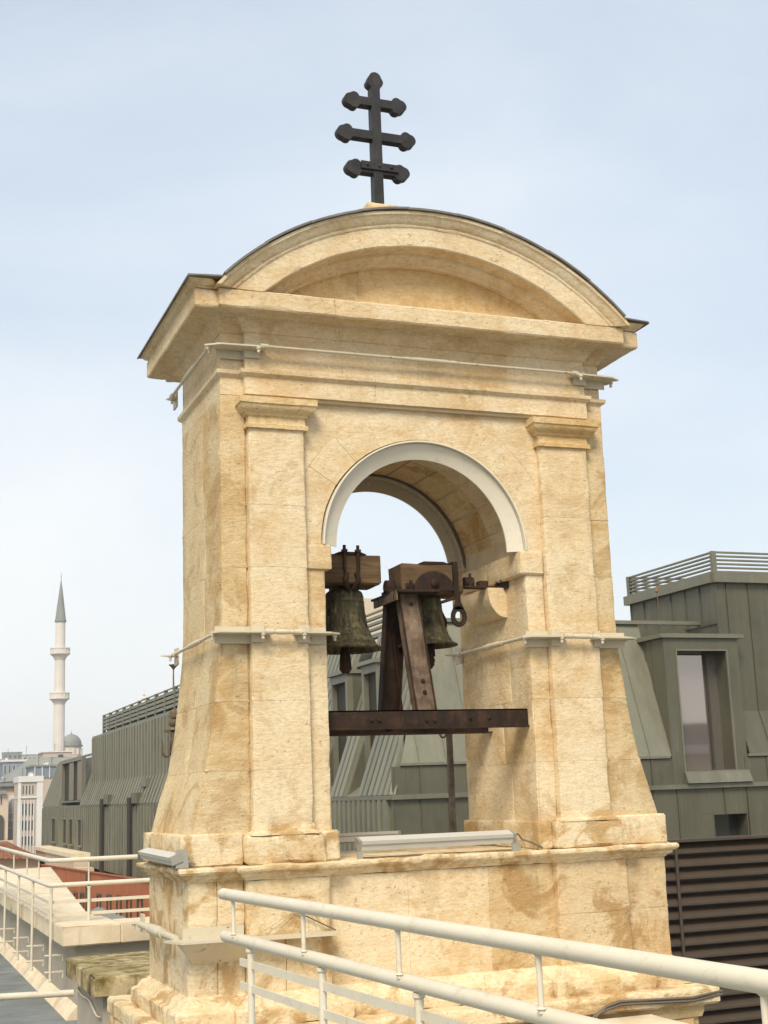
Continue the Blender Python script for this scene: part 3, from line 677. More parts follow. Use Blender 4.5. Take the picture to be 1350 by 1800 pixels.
# ================================================================== BELLS
def bell(label, x, y, zt, zm, r, hx0, hx1, hz0, hz1, hy0, hy1, straps=True):
    t = thing('church_bell', label, 'bell', (x, y, zm), 'bells hung in the arch')
    h = zt-zm; P = [(0, 1.0), (.28, 1.0), (.40, .985), (.47, .955), (.495, .92), (.505, .885), (.515, .88), (.515, .865), (.507, .86), (.515, .80), (.525, .79), (.525, .775), (.515, .77), (.519, .74), (.523, .71), (.527, .68), (.532, .65), (.537, .62), (.542, .59), (.547, .56), (.554, .53), (.562, .50), (.571, .47), (.580, .44), (.590, .41), (.602, .38), (.615, .35), (.630, .32), (.648, .29), (.665, .26), (.69, .22), (.70, .215), (.70, .20), (.71, .195), (.79, .11), (.80, .105), (.80, .085), (.87, .05), (.95, .022), (1.0, .0), (.985, -.022), (.93, -.03), (.86, .03), (.70, .13), (.5, .4), (.42, .9), (0, .93)]
    g = G(); g.lathe([(max(a, .001)*r, b*h) for a, b in P], (0, 0, 0), 120)
    g.v = [tuple(Vector(q)*1) if i_ >= 120*46 else (q[0]*(1+d_), q[1]*(1+d_), q[2]) for i_, q in enumerate(g.v) for d_ in [.045*max(0, NZ(Vector((math.atan2(q[1], q[0])*6, q[2]*24, r*9)))-.05)*(1 if .2*h < q[2] < .76*h else .25)]]; o = g.obj('bell_body', M_bell, None, 40); o.location = (x, y, zm)
    o.parent = t; o.matrix_parent_inverse = Matrix.Translation(-Vector((x, y, zm)))
    hs = stone('headstock', M_wood, t, hx0, hx1, hy0, hy1, hz0, hz1, .05, None, 1.4)
    g = G(); g.tube([(x, y, zm+.3*h), (x-.01, y-.02, zm-.0)], .014, 8); g.tube([(x-.01, y-.02, zm+.03), (x-.012, y-.025, zm-.05), (x-.014, y-.03, zm-.13), (x-.014, y-.03, zm-.155)], [.02, .034, .04, .022], 10); cl = g.obj('clapper', M_rust, t, 60)
    for dx in ((-.045, .045) if straps else ()):
        g = G(); yf = hy0-.012
        g.tube([(x+dx, yf, hz1+.055), (x+dx, yf, hz1-.10), (x+dx*.75, yf, hz1-.14)], .011, 8); g.tube([(x+dx*.7, yf+.005, hz1-.12), (x+dx*1.0, yf, hz1-.16), (x+dx*.75, yf+.01, hz0-.0), (x+dx*.4, yf+.03, hz0-.03)], .016, 8)
        g.box(x+dx-.016, x+dx+.016, yf-.016, yf+.016, hz1+.012, hz1+.028); g.obj('hanger_strap', M_rust, t, 50)
    g = G(); g.lathe([(.05, 0), (.052, .05), (.03, .07)], (x, y, zt-.01), 10); g.bar((x-.09, y, hz0-.01), (x+.09, y, hz0-.01), .06, .03); g.obj('crown', M_bell, t)
    g = G(); g.prism([(x-.11, hz1), (x+.11, hz1), (x+.07, hz1+.016), (x-.07, hz1+.016)], hy0+.0, hy1, lambda p, q, t_: (p, t_, q)); g.obj('top_strap', M_rust, t)
    return t, hs
b1, h1 = bell('larger bronze bell with full relief, half hidden by the pier', -.400, .50, 1.592, 1.215, .243, -.655, -.196, 1.612, 1.80, .35, .60)
b2, h2 = bell('smaller bronze bell behind the worn trestle leg', .175, .52, 1.568, 1.245, .196, -.055, .378, 1.562, 1.755, .36, .60, False)
# shaded end plate and half-moon plate on the smaller bell's headstock
g = G(); g.prism([(.165+.14*math.cos(a), 1.58+.125*math.sin(a)) for a in [PI*i/14 for i in range(15)]], .343, .352, lambda p, q, t_: (p, t_, q)); o = g.obj('half_moon_plate', M_rust, b2)
G().lathe([(.028, 0), (.028, -.012), (.014, -.02)], (.165, .343, 1.625), 10, 'y').obj('bolt', M_rust, o)
G().box(.300, .332, .338, .36, 1.555, 1.765).obj('end_strap', M_rust, b2); G().bar((.316, .349, 1.768), (.316, .6, 1.768), .032, .008).obj('end_strap', M_rust, b2)
def loop(x, y, label):
    t = thing('pull_lever', label, 'lever', (x, y, 1.55), 'flat iron levers by the smaller bell')
    n = 18; v = []; f = []
    for i in range(n):
        a = 2*PI*i/n; c, s = math.cos(a), math.sin(a)
        for r, q in ((.055, .068), (.026, .034)):
            for d in (-.006, .006): v.append((x+r*c, y+d, 1.405+q*s))
    for i in range(n):
        j = (i+1) % n; a, b = i*4, j*4
        f += [(a, b, b+1, a+1), (a+2, a+3, b+3, b+2), (a, a+2, b+2, b), (a+1, b+1, b+3, a+3)]
    G().add(v, f).obj('eye', M_rust, t)
    G().prism([(x-.014, 1.565), (x+.014, 1.565), (x+.018, 1.50), (x+.04, 1.452), (x-.04, 1.452), (x-.018, 1.50)], y-.006, y+.006, lambda p, q, t_: (p, t_, q)).obj('shank', M_rust, t)
    return t
loop(.306, .30, 'rusty flat iron lever with round eye, in front by the corbel'); loop(.306, .62, 'rusty lever with round eye hanging behind the front lever')
G().bar((.30, .31, 1.53), (.20, .33, 1.50), .012, .02).obj('link', M_rust, b2)
g = G(); g.tube([(.19, .50, 1.26), (.19, .49, 1.17)], .022, 8); g.tube([(.19+.014*math.sin(a), .49, 1.145+.018*math.cos(a)) for a in [i*PI/5 for i in range(10)]], .005, 6); g.obj('clapper_hook', M_rust, b2)

# ================================================================== FLOODLIGHTS
def flood(label, a, b, w, h, up, foot=None):
    t = thing('floodlight', label, 'floodlight', a, 'linear floodlights on the ledge')
    a, b = Vector(a), Vector(b); d = (b-a).normalized()
    G().bar(a, b, w, h, up).obj('housing', M_alu, t)
    n = d.cross(Vector(up)).normalized(); 
    G().bar(a+Vector(up).normalized()*(h*.12)-n*(-w*.5-.002), b+Vector(up).normalized()*(h*.12)-n*(-w*.5-.002), .006, .004, up).obj('seam', M_alu2, t)
    for p, s in ((a, -1), (b, 1)): G().bar(p+d*s*.001, p+d*s*.018, w*1.04, h*1.06, up).obj('end_cap', M_alu2, t)
    return t, a, b, d
t, a, b, d = flood('cream linear floodlight lying along the sill in front of the arch', (-.505, .05, .030), (.47, .05, .030), .07, .058, (0, -.35, 1))
for x in (-.512, .482): G().bar((x, .035, .03), (x, .03, -.06), .03, .012, (0, 1, 0)).obj('foot', M_alu2, t); 
G().bar((.49, .03, .0), (.50, .03, -.055), .05, .006, (0, 1, 0)).obj('foot', M_alu2, t)
tag(G().tube([(.49, .06, .02), (.53, .07, .045), (.55, .06, .01), (.60, .03, -.01), (.66, .0, -.045)], .006, 6).obj('lamp_cable', M_cable), 'thin lead curling from the sill floodlight onto the stone', 'cable')
t, a, b, d = flood('beige linear floodlight at the back edge of the sill', (-.62, 1.16, .030), (.16, 1.16, .030), .06, .058, (0, .2, 1))
for x in (-.4, .1): G().bar((x, 1.15, .03), (x, 1.15, -.055), .03, .012, (0, 1, 0)).obj('foot', M_alu2, t)
t, a, b, d = flood('grey floodlight box jutting from the ledge over the far terrace rail', (-1.60, .90, .008), (-1.60, .00, -.002), .060, .046, (-.4, 0, 1))
G().prism([(-.062, .05), (.0, -.058), (-.012, -.062), (-.085, -.05)], -1.60, -1.53, lambda p, q, t_: (t_, .02+p*.4, q)).obj('foot', M_alu2, t)
g = G(); g.bar((-1.58, .0, -.05), (-1.50, .0, .0), .02, .008); g.bar((-1.59, .0, -.056), (-1.48, .0, -.056), .03, .008); g.obj('foot', M_alu2, t)

# ================================================================== HANDRAILS
def stud_post(parent, p, top, bot, r=.014, name='post'):
    return G().tube([(p[0], p[1], bot), (p[0], p[1], top)], r, 10).obj(name, M_rail, parent, 60)
hr = thing('handrail', 'double cream tube handrail sweeping across the front of the tower', 'handrail', (-1.75, -3, -.3))
zu, zl = -.055, -.220
U = lambda y: -1.866-.0707*(y+2.16)      # plan line of the rail
ln = lambda z, r, y0, y1, nm: G().tube([(U(y0), y0, z), (U(y0-.006), y0-.012, z)]+[(U(y), y, z) for y in (y0-.02, (y0+y1)/2, y1)], [r*.55, r*.9, r, r, r], 20).obj(nm, M_rail, hr, 50)
ln(zu, .0225, -2.12, -7.3, 'upper_rail'); U0 = U; U = lambda y: U0(y)+.02
ln(zl, .0225, -2.08, -7.3, 'lower_rail'); U = U0
for y in (-2.26, -3.0, -3.75, -4.53, -5.33): G().tube([(U(y), y, zl+.01), (U(y), y, zu-.01)], .0075, 10).obj('spacer', M_rail, hr, 60)
U = lambda y: U0(y)+.02
for y in (-2.40, -3.11, -3.83, -4.6, -5.4):
    o = G().tube([(U(y), y, -1.5), (U(y), y, zl-.035)], .0135, 12).obj('post', M_rail, hr, 60)
    G().lathe([(.019, 0), (.019, -.012), (.014, -.016)], (U(y), y, zl-.022), 10).obj('collar', M_rail, o)
for z in (-.30, -.386):
    G().bar((U(-2.28), -2.28, z), (U(-7.3), -7.3, z), .008, .028).obj('flat_bar', M_rail, hr)

for y in (-2.26, -3.0, -3.75, -4.53, -5.33):
    for z in (zl+.021, zu-.021): G().lathe([(.008, -.004), (.0125, 0), (.008, .004)], (U0(y), y, z), 10).obj('weld_bead', M_rail, hr, 60)

tr = thing('terrace_rail', 'cream double tube railing turning the corner of the far terrace', 'railing', (-1.64, 5.1, -1))
C0 = (-1.64, 5.1)
def path(z, r, nm, x1, yb): return G().tube([(-1.64, yb, z), (-1.64, 5.25, z), (-1.625, 5.135, z), (-1.55, 5.1, z), (x1, 5.1, z)], r, 14).obj(nm, M_rail2, tr, 50)
path(-.172, .021, 'upper_rail', -.86, 10.2); path(-.385, .021, 'lower_rail', -.60, 10.2)
for z in (-.53, -.64):
    g = G(); g.bar((-1.64, 10, z), (-1.64, 5.12, z), .008, .028); g.bar((-1.63, 5.1, z), (-.6, 5.1, z), .008, .028); g.obj('flat_bar', M_rail2, tr)
for y in (5.9, 6.9, 8.2): G().tube([(-1.64, y, -.38), (-1.64, y, -.17)], .008, 8).obj('spacer', M_rail2, tr)
for x in (-1.36, -1.295): pass
G().tube([(-1.295, 5.1, -.385), (-1.295, 5.1, -.172)], .008, 8).obj('spacer', M_rail2, tr)
for x, y, zb in ((-1.625, 5.08, -1.19), (-1.64, 6.36, -1.22), (-1.64, 7.65, -1.25), (-1.64, 9.1, -1.27), (-1.295, 5.08, -1.15)):
    o = G().tube([(x, y, zb), (x, y, -.405)], .0135, 10).obj('post', M_rail2, tr, 60)
    G().lathe([(.018, 0), (.018, -.014)], (x, y, -.405), 10).obj('collar', M_rail2, o)
    if x < -1.5:
        for zz in (zb+.07, zb+.21):
            G().tube([(x-.05, y, zz), (x+.11, y, zz), (x+.11, y, zz-.05)], .010, 8).obj('bracket', M_rail2, o, 60)
        G().lathe([(.017, 0), (.017, .02), (.012, .03)], (x, y, zb-.015), 10).obj('foot', M_rail2, o)
# short return of railing at the far end
sr = thing('stair_rail', 'cream stair handrail slanting down past the far end of the terrace rail', 'handrail', (-1.9, 10, -.3))
G().tube([(-2.2, 10.6, .04), (-1.62, 10.7, .03), (-2.05, 8.6, -.14)], .02, 12).obj('upper_rail', M_rail2, sr, 50)
G().tube([(-1.60, 10.9, -.20), (-2.1, 8.9, -.42)], .02, 12).obj('lower_rail', M_rail2, sr, 50)
for p in ((-1.62, 10.7), (-1.86, 9.6)): G().tube([(p[0], p[1], -1.45), (p[0], p[1], .0-(10.7-p[1])*.08)], .012, 8).obj('post', M_rail2, sr)
lp = thing('guard_pipe', 'single low cream pipe crossing the grey roof beside the mossy wall', 'pipe rail', (-2.5, 2, -.95))
G().tube([(-5, 2.06, -.83), (-1.86, 2.0, -.912)], .022, 14).obj('pipe', M_rail2, lp, 60)

# ================================================================== TERRACE WALLS
pw = thing('parapet_wall', 'rendered parapet wall with broad cream stone coping behind the terrace rail', 'parapet wall', (-1.5, 6, -1.45))
g = G(); g.box(-1.47, -1.18, 4.62, 16, -1.62, -.86); g.box(-1.18, 1.2, 4.625, 5.0, -1.62, -.86); g.obj('wall_body', M_render, pw)
ZT = -.70
for y0, y1 in ((5.55, 7.4), (7.4, 9.4), (9.4, 11.6), (11.6, 14), (14, 16.3)): stone('coping_stone', M_cope, pw, -1.60, -1.16, y0, y1, ZT-.16, ZT, .12, lambda x, y, z: (-1.60+(x+1.60)*(1+max(0, y-6.1)*.0925/.44), y, z), 2)
for x0, x1 in ((-1.60, -1.10), (-1.10, .1), (.1, 1.2)): stone('coping_stone', M_cope, pw, x0, x1, 4.52, 5.55 if x1 < -.9 else 5.05, ZT-.16, ZT, .1, None, 2)
g = G(); g.prism([(-1.47, -1.62), (-1.47, -1.34), (-1.53, -1.40), (-1.56, -1.45), (-1.57, -1.62)], 4.5, 16, lambda p, q, t_: (p, t_, q)); g.obj('skirting', M_cope, pw)
mw = thing('mossy_wall', 'low grey rendered wall capped by mossy stained stone slab', 'wall', (-1.4, 2.8, -1.45))
g = G(); g.box(-1.62, .9, 2.26, 3.46, -1.62, -.985); g.obj('wall_body', M_render, mw)
g = G(); v = []
for i in range(24):
    u = i/23; v.append((-1.625-.012*(1 if i else 0), 3.4-1.1*u, -1.06-.03*math.sin(u*9)*u-.05*u))
g.tube(v, .006, 5); g.obj('sealant_bead', M_cope, mw)
for x0, x1 in ((-1.70, -.62), (-.62, .95)): stone('coping_stone', M_moss, mw, x0, x1, 2.16, 3.56, -.985, -.845, .06, None, 2.2)
stone('ground_slab', M_cope, struct(thing('slab_path', 'pale stone slab path beside the plinth', None), 'structure'), -1.4, 1.2, -1.0, -.22, -1.5, -1.02, .1)

# ================================================================== CABLE, SMALL DETAILS
for i, (dz, lab) in enumerate(((0, 'upper dark cable draped along the plinth edge and down its face'), (-.018, 'lower dark cable draped along the plinth edge and down its face'))):
    dz *= 1
    tag(G().tube([(1.72, .1, -.93+dz), (1.715, -.2, -.935+dz), (1.5, -.215, -.955+dz), (1.25, -.215, -.945+dz), (1.0, -.215, -.935+dz), (.90, -.22, -.955+dz), (.83+dz, -.225, -1.0), (.80+dz, -.23, -1.06), (.79+dz, -.23, -1.3)], .008, 6).obj('plinth_cable', M_cable, None, 60), lab, 'cable')
ax = thing('stay_plate', 'white pointed steel tie end sticking out beside the pedestal over the louvres', 'tie end', (1.6, .6, -.44))
G().prism([(1.52, .52), (1.80, .60), (1.52, .68)], -.452, -.432, lambda p, q, t_: (p, q, t_)).obj('gusset_plate', M_steel, ax)
G().box(1.531, 1.545, .45, .75, -.52, -.37).obj('end_plate', M_steel, ax)

# ================================================================== HOOK POSTS behind the tower
def hook_post(label, x, y, top, bot, finial):
    t = thing('hook_post', label, 'post', (x, y, bot), 'iron posts with hooks behind the tower')
    G().bar((x, y, bot), (x, y, top), .040, .040, (0, 1, 0)).obj('shaft', M_post, t)
    zz = top-.15
    pts = [(x-.022, y, zz+.055), (x-.03, y, zz+.01)]+[(x-.055+.030*math.cos(a), y, zz-.02+.04*math.sin(a)) for a in [-i*PI/8 for i in range(9)]]+[(x-.083, y, zz+.025), (x-.090, y, zz+.07)]
    G().tube(pts, [.0085]*(len(pts)-2)+[.007, .004], 8).obj('hook', M_post, t, 60)
    if finial:
        G().lathe([(.028, 0), (.038, .006), (.036, .022), (.022, .028), (.034, .045), (.038, .062), (.032, .08), (.020, .088), (.028, .096), (.030, .112), (.026, .124), (.030, .134), (.022, .152), (.010, .16), (.004, .166)], (x, y, top-.02), 14).obj('finial', M_post, t, 60)
        G().box(x-.07, x+.20, y-.02, y+.02, top-.03, top-.012).obj('arm', M_post, t)
hook_post('old hook post with carved finial beside the tower flank', -1.055, 2.6, .85, -1.45, True)
hook_post('plain iron hook post seen through the arch', 1.205, 2.6, .95, -1.45, False)

# ================================================================== LOUVRE WALL
lw = thing('louvre_wall', 'dark brown louvre screen below the zinc facade beside the pedestal', 'louvre screen', (6, 6, -1.5))
g = G(); g.box(3.2, 12, 6.10, 6.14, -4.9, -.335); g.obj('backing', M_dark, lw)
G().box(3.2, 12, 5.93, 6.12, -.345, -.315).obj('cap', M_brown, lw)
sg = G(); sg.prism([(.0, -.012), (.015, .0), (.10, .085), (.10, .100), (.0, .012)], 0, 2.396, lambda p, q, t_: (t_, 5.96+p, q)); sm = sg.mesh('slat'); sm.materials.append(M_brown)
for i in range(30):
    for k in range(4):
        o = bpy.data.objects.new('slat', sm); COL.objects.link(o); o.parent = lw; o.matrix_parent_inverse = Matrix.Translation(-lw.location)
        o.location = (3.0+2.4*k, rnd.uniform(-.004, .004), -.46-.142*i+rnd.uniform(-.003, .003)); o.rotation_euler = (0, rnd.uniform(-.0016, .0016), 0)
for x in (5.39, 7.79): G().box(x-.012, x+.022, 5.945, 5.958, -4.8, -.35).obj('cover_strip', M_brown, lw)

# ================================================================== ZINC-CLAD BUILDING
zb_ = thing('zinc_building', 'olive zinc-clad mansard building with standing seams and louvred roof screens', 'building', (8, 20, -2))
X0, Y0, ZL, ZU = 5.09, 14., .205, .285
SL = .36
def panel_mesh(wd, prof, rib=.03, rw=.014):
    """pan with a standing seam (or box rib) along one side, carried up profile (inward, z)"""
    cs = [(0, -.02), (0, rib), (rw, rib), (rw+.002, .004), (wd-.001, .004), (wd-.001, -.02)]
    v = []; f = []; m = len(cs)
    for i, (d, z) in enumerate(prof):
        for a, o in cs: v.append((a, d-o, z))
    for i in range(len(prof)-1):
        for j in range(m): f.append((i*m+j, i*m+(j+1) % m, (i+1)*m+(j+1) % m, (i+1)*m+j))
    f.append(tuple(range(m))[::-1]); f.append(tuple(range((len(prof)-1)*m, len(prof)*m)))
    return G().add(v, f).mesh('zinc_panel')
import bmesh
HIPC = X0-Y0+.18
def clip_hip(o, keep_front):
    """mitre a panel along the hip of the mansard"""
    m = o.data.copy(); b = bmesh.new(); b.from_mesh(m); mw = o.matrix_basis.copy()
    b.transform(mw); o.matrix_basis = Matrix.Identity(4)
    bmesh.ops.bisect_plane(b, geom=b.verts[:]+b.edges[:]+b.faces[:], plane_co=(HIPC, 0, 0), plane_no=(1, -1, 0) if not keep_front else (-1, 1, 0), clear_outer=True)
    b.to_mesh(m); b.free(); o.data = m
    return len(m.polygons)
def panels(side, start, end, pitch, prof, mat, skip=(), at=None, rib=.03, rw=.014, hip=False):
    """side 'f' faces -Y along +X, side 'l' faces -X along +Y"""
    m = panel_mesh(pitch, prof, rib, rw); m.materials.append(mat); n = int(round((end-start)/pitch))
    for i in range(n):
        s = start+i*pitch; c = s+pitch/2
        if any(a < c < b for a, b in skip): continue
        o = bpy.data.objects.new('zinc_panel', m); COL.objects.link(o); o.parent = zb_; o.matrix_parent_inverse = Matrix.Translation(-zb_.location)
        if side == 'f': o.location = (s, Y0 if at is None else at, 0)
        else:
            o.location = (X0 if at is None else at, s+pitch, 0); o.rotation_euler = (0, 0, -PI/2)
        if hip and i*pitch < 1.3:
            if not clip_hip(o, side == 'f'): bpy.data.objects.remove(o)
low = [(0, -2.05), (0, ZL)]
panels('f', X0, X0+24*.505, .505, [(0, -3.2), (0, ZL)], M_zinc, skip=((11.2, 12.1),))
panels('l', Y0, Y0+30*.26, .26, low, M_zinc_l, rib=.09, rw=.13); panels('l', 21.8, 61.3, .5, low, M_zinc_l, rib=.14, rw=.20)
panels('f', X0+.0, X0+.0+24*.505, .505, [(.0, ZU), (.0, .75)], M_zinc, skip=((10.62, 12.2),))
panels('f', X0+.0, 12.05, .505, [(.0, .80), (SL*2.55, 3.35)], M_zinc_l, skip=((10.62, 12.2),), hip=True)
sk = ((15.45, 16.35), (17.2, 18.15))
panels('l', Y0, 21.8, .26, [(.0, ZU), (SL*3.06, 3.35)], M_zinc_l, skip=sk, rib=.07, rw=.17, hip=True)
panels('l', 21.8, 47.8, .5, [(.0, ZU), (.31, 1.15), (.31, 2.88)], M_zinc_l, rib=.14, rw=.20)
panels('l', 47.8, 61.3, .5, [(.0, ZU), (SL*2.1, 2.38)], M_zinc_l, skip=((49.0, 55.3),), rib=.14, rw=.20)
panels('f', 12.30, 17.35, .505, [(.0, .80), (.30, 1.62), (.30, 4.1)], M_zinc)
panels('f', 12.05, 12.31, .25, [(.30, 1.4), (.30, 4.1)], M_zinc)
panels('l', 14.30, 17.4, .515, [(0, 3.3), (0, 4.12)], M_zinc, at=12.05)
# solid body behind the panels
g = G(); e = .45; B = 17.3
g.box(X0+e, B, Y0+e, 61.2, -9, ZU-.01)
hv = [(X0+e, Y0+e, .28), (B, Y0+e, .28), (X0+SL*3.06+e, Y0+e+SL*2.56, 3.33), (B, Y0+e+SL*2.56, 3.33), (X0+e, 21.8, .28), (X0+SL*3.06+e, 21.8, 3.33), (B, 21.8, 3.33), (B, 21.8, .28)]
g.add(hv, [(0, 1, 3, 2), (0, 2, 5, 4), (2, 3, 6, 5), (4, 5, 6, 7), (0, 4, 7, 1), (1, 7, 6, 3)])
g.prism([(X0+e, .28), (X0+.31+.1, 1.15), (X0+.31+.1, 2.9), (12, 2.9), (12, .28)], 21.8, 47.7, lambda p, q, t_: (p, t_, q))
g.prism([(X0+.6, .28), (X0+SL*2.1+.3, 2.36), (12, 2.36), (12, .28)], 47.9, 61.2, lambda p, q, t_: (p, t_, q))
g.prism([(Y0+.1, .78), (Y0+.30+.06, 1.62), (Y0+.30+.06, 4.1), (17.38, 4.1), (17.38, .78)], 12.29, 17.3, lambda p, q, t_: (t_, p, q))
g.box(12.07, 12.29, Y0+.36, 17.37, 2.9, 4.1)
g.obj('wall', M_zinc, zb_)
def trim(a, b, w, h, name='ledge', mat=None): return G().bar(a, b, w, h).obj(name, mat or M_trim, zb_)
trim((X0-.05, Y0-.03, .245), (17, Y0-.03, .245), .10, .08); trim((X0-.03, Y0-.05, .244), (X0-.03, 61.3, .244), .09, .07)
trim((X0+.15, Y0-.01, .785), (10.55, Y0-.01, .785), .07, .045); trim((12.25, Y0-.01, .785), (17, Y0-.01, .785), .07, .045)
trim((X0+SL*3.06-.03, Y0+SL*2.5, 3.375), (12.04, Y0+SL*2.5, 3.375), .12, .07, 'roof_flashing'); trim((X0+SL*3.03, Y0+.85, 3.372), (X0+SL*3.03, 21.8, 3.372), .12, .07, 'roof_flashing')
trim((X0+.28, 21.8, 2.92), (X0+.28, 48, 2.92), .12, .09, 'roof_flashing'); trim((X0+SL*2.08, 47.8, 2.40), (X0+SL*2.08, 61.4, 2.40), .10, .08, 'roof_flashing')
trim((11.99, Y0+.24, 4.19), (17.4, Y0+.24, 4.19), .12, .19, 'parapet_band'); trim((12.0, Y0+.30, 4.19), (12.0, 17.5, 4.19), .12, .19, 'parapet_band')
# hip cover
G().bar((X0+.0, Y0-.01, ZU), (X0+SL*3.06, Y0+SL*2.8, 3.36), .12, .03, (-1, -1, .5)).obj('hip_flashing', M_trim, zb_)
# louvred screens
seen_posts = set()
def screen(name, pts, z0, z1, n, post, mat, sw=.05, sh=.02):
    t = G(); 
    top = None
    for a, b in zip(pts, pts[1:]):
        t.bar((*a, z1), (*b, z1), .05, .035); t.bar((*a, z0), (*b, z0), .05, .03)
    sc = t.obj(name, mat, zb_)
    for a, b in zip(pts, pts[1:]):
        a, b = Vector(a), Vector(b); L = (b-a).length
        for i in range(1, n):
            z = z0+(z1-z0)*i/n; G().bar((*a, z), (*b, z), sw, sh).obj('slat', mat, sc)
        k = max(1, int(L/post))
        for i in range(k+1):
            p = a.lerp(b, i/k)
            key = (round(p.x, 2), round(p.y, 2))
            if key in seen_posts: continue
            seen_posts.add(key); G().box(p.x-sw*.5-.02, p.x+sw*.5+.02, p.y-.035, p.y+.035, z0-.06, z1+.02).obj('post', mat, sc)
screen('roof_screen', [(12.05, 17.4), (12.05, Y0+.26), (17.4, Y0+.26)], 4.31, 4.69, 5, 3.2, M_trim, .06, .032)
G().box(13.5, 16.5, 16.4, 17.2, 4.1, 4.42).obj('roof_box', M_trim, zb_)
screen('roof_screen', [(12.05, 17.4), (17.4, 17.4)], 4.31, 4.69, 5, 3.2, M_trim, .06, .032)
screen('roof_screen', [(X0+.40, 30.0), (X0+.40, 46.2)], 3.02, 3.70, 5, 1.45, M_zinc_l, .08, .095)
screen('roof_screen', [(6.2, 15.0), (6.2, 21.6)], 3.42, 3.86, 4, 1.6, M_zinc_l, .08, .05)
G().box(X0+.50, 8, 30.05, 46.1, 2.9, 3.66).obj('roof_box', M_dark, zb_)
G().box(8.5, 10.6, 25, 28, 3.3, 5.30).obj('roof_house', M_cream, zb_)
# front dormer
def window(parent, x0, x1, z0, z1, y, depth, fw, mat_f, mat_p, to3=None, hw=None, sw=None):
    """frame of four bars with a pane set back; to3 maps local (x,y,z)"""
    f = to3 or (lambda x, y_, z: (x, y_, z)); hw = hw or fw; sw = sw or fw
    def bx(a, b, c, d, e_, f_):
        q = G().box(a, b, c, d, e_, f_); q.v = [f(*p) for p in q.v]; return q
    g = G()
    for a in ((x0, x0+fw, y, y+depth, z0, z1), (x1-fw, x1, y, y+depth, z0, z1), (x0+fw, x1-fw, y, y+depth, z1-hw, z1), (x0+fw, x1-fw, y, y+depth, z0, z0+sw)):
        q = bx(*a); g.add(q.v, q.f)
    o = g.obj('window', mat_f, parent)
    bx(x0+fw, x1-fw, y+depth-.02, y+depth-.01, z0+sw, z1-hw).obj('pane', mat_p, o)
    return o
win = window(zb_, 10.60, 12.24, .285, 2.97, Y0-.01, .42, .25, M_zinc, M_glass, None, .22, .245)
G().box(10.95, 11.0, Y0+.36, Y0+.40, .53, 2.75).obj('mullion', M_dark, win) if False else None
G().box(11.72, 11.76, Y0+.34, Y0+.39, .53, 2.75).obj('mullion', M_dark, win)
g = G(); g.box(10.52, 12.36, Y0-.07, 15.2, 2.975, 3.055); g.obj('dormer_roof', M_trim, zb_)
for a, b in ((10.615, 10.66), (12.18, 12.225)): G().box(a, b, Y0+.40, 15.1, .5, 2.97).obj('dormer_cheek', M_zinc, zb_)
for i in range(3): G().box(10.60, 10.64, Y0+.42+.22*i, Y0+.45+.22*i, .6+.5*i, 2.97).obj('dormer_seam', M_zinc, zb_)
g = G(); g.prism([(Y0-.012, .285), (Y0-.14, .30), (Y0-.05, .50), (Y0-.012, .52)], 10.83, 12.24, lambda p, q, t_: (t_, p, q)); g.obj('window_sill', M_trim, zb_)
# inner moulding of the dormer frame
g = G()
for a in ((10.845, 10.875, .5, 2.76), (11.965, 11.995, .5, 2.76)): g.box(a[0], a[1], Y0-.025, Y0+.02, a[2], a[3])
g.box(10.845, 11.995, Y0-.026, Y0+.02, 2.735, 2.765); g.obj('window_trim', M_trim, zb_)
# recessed window in the lower wall
window(zb_, 11.38, 12.14, -.70, -.26, Y0-.012, .32, .02, M_zinc, M_dglass)
G().box(11.655, 12.14, Y0-.004, Y0+.05, -3.2, -.702).obj('zinc_panel', M_zinc, zb_); G().box(11.15, 12.155, Y0-.003, Y0+.05, -.258, ZL-.002).obj('zinc_panel', M_zinc, zb_)
G().box(11.15, 11.378, Y0-.005, Y0+.05, -3.2, -.262).obj('zinc_panel', M_zinc, zb_); G().box(11.378, 11.65, Y0-.004, Y0+.05, -3.2, -.702).obj('zinc_panel', M_zinc, zb_)
G().box(11.655, 11.669, Y0-.035, Y0, -.258, ZL).obj('seam', M_zinc, zb_)

# flank dormers (their local x runs along Y)
fl = lambda x, y, z: (X0+y, x, z)
for y0, y1, z1 in ((15.47, 16.33, 2.66), (17.18, 18.17, 2.62)):
    window(zb_, y0, y1, .48, z1, .36, .12, .10, M_trim, M_pipe, fl, .15, .05)
    for a, b in ((y0, y0+.035), (y1-.035, y1)):
        G().box(X0+.48, X0+1.15, a, b, .5, z1-.01).obj('dormer_cheek', M_zinc, zb_)
        G().prism([(X0+.02, .30), (X0+.365, .30), (X0+.365, 1.28)], a-.002, b-.002, lambda p, q, t_: (p, t_, q)).obj('reveal', M_zinc, zb_)
    G().prism([(X0-.03, .28), (X0+.40, .28), (X0+.40, .53), (X0+.33, .50)], y0+.034, y1-.034, lambda p, q, t_: (p, t_, q)).obj('window_sill', M_trim, zb_)
    G().box(X0+.27, X0+1.15, y0-.05, y1+.05, z1+.002, z1+.075).obj('dormer_roof', M_trim, zb_)
# big recessed window far along the flank, bronze blinds inside
wd = window(zb_, 49.0, 55.2, .42, 2.25, -.03, .16, .16, M_trim, M_pipe, fl, .14, .06)
for a, b in ((49.4, 50.9), (52.0, 53.4)): G().box(X0+.06, X0+.10, a, b, .5, 2.1).obj('blind', M_bronze, wd)
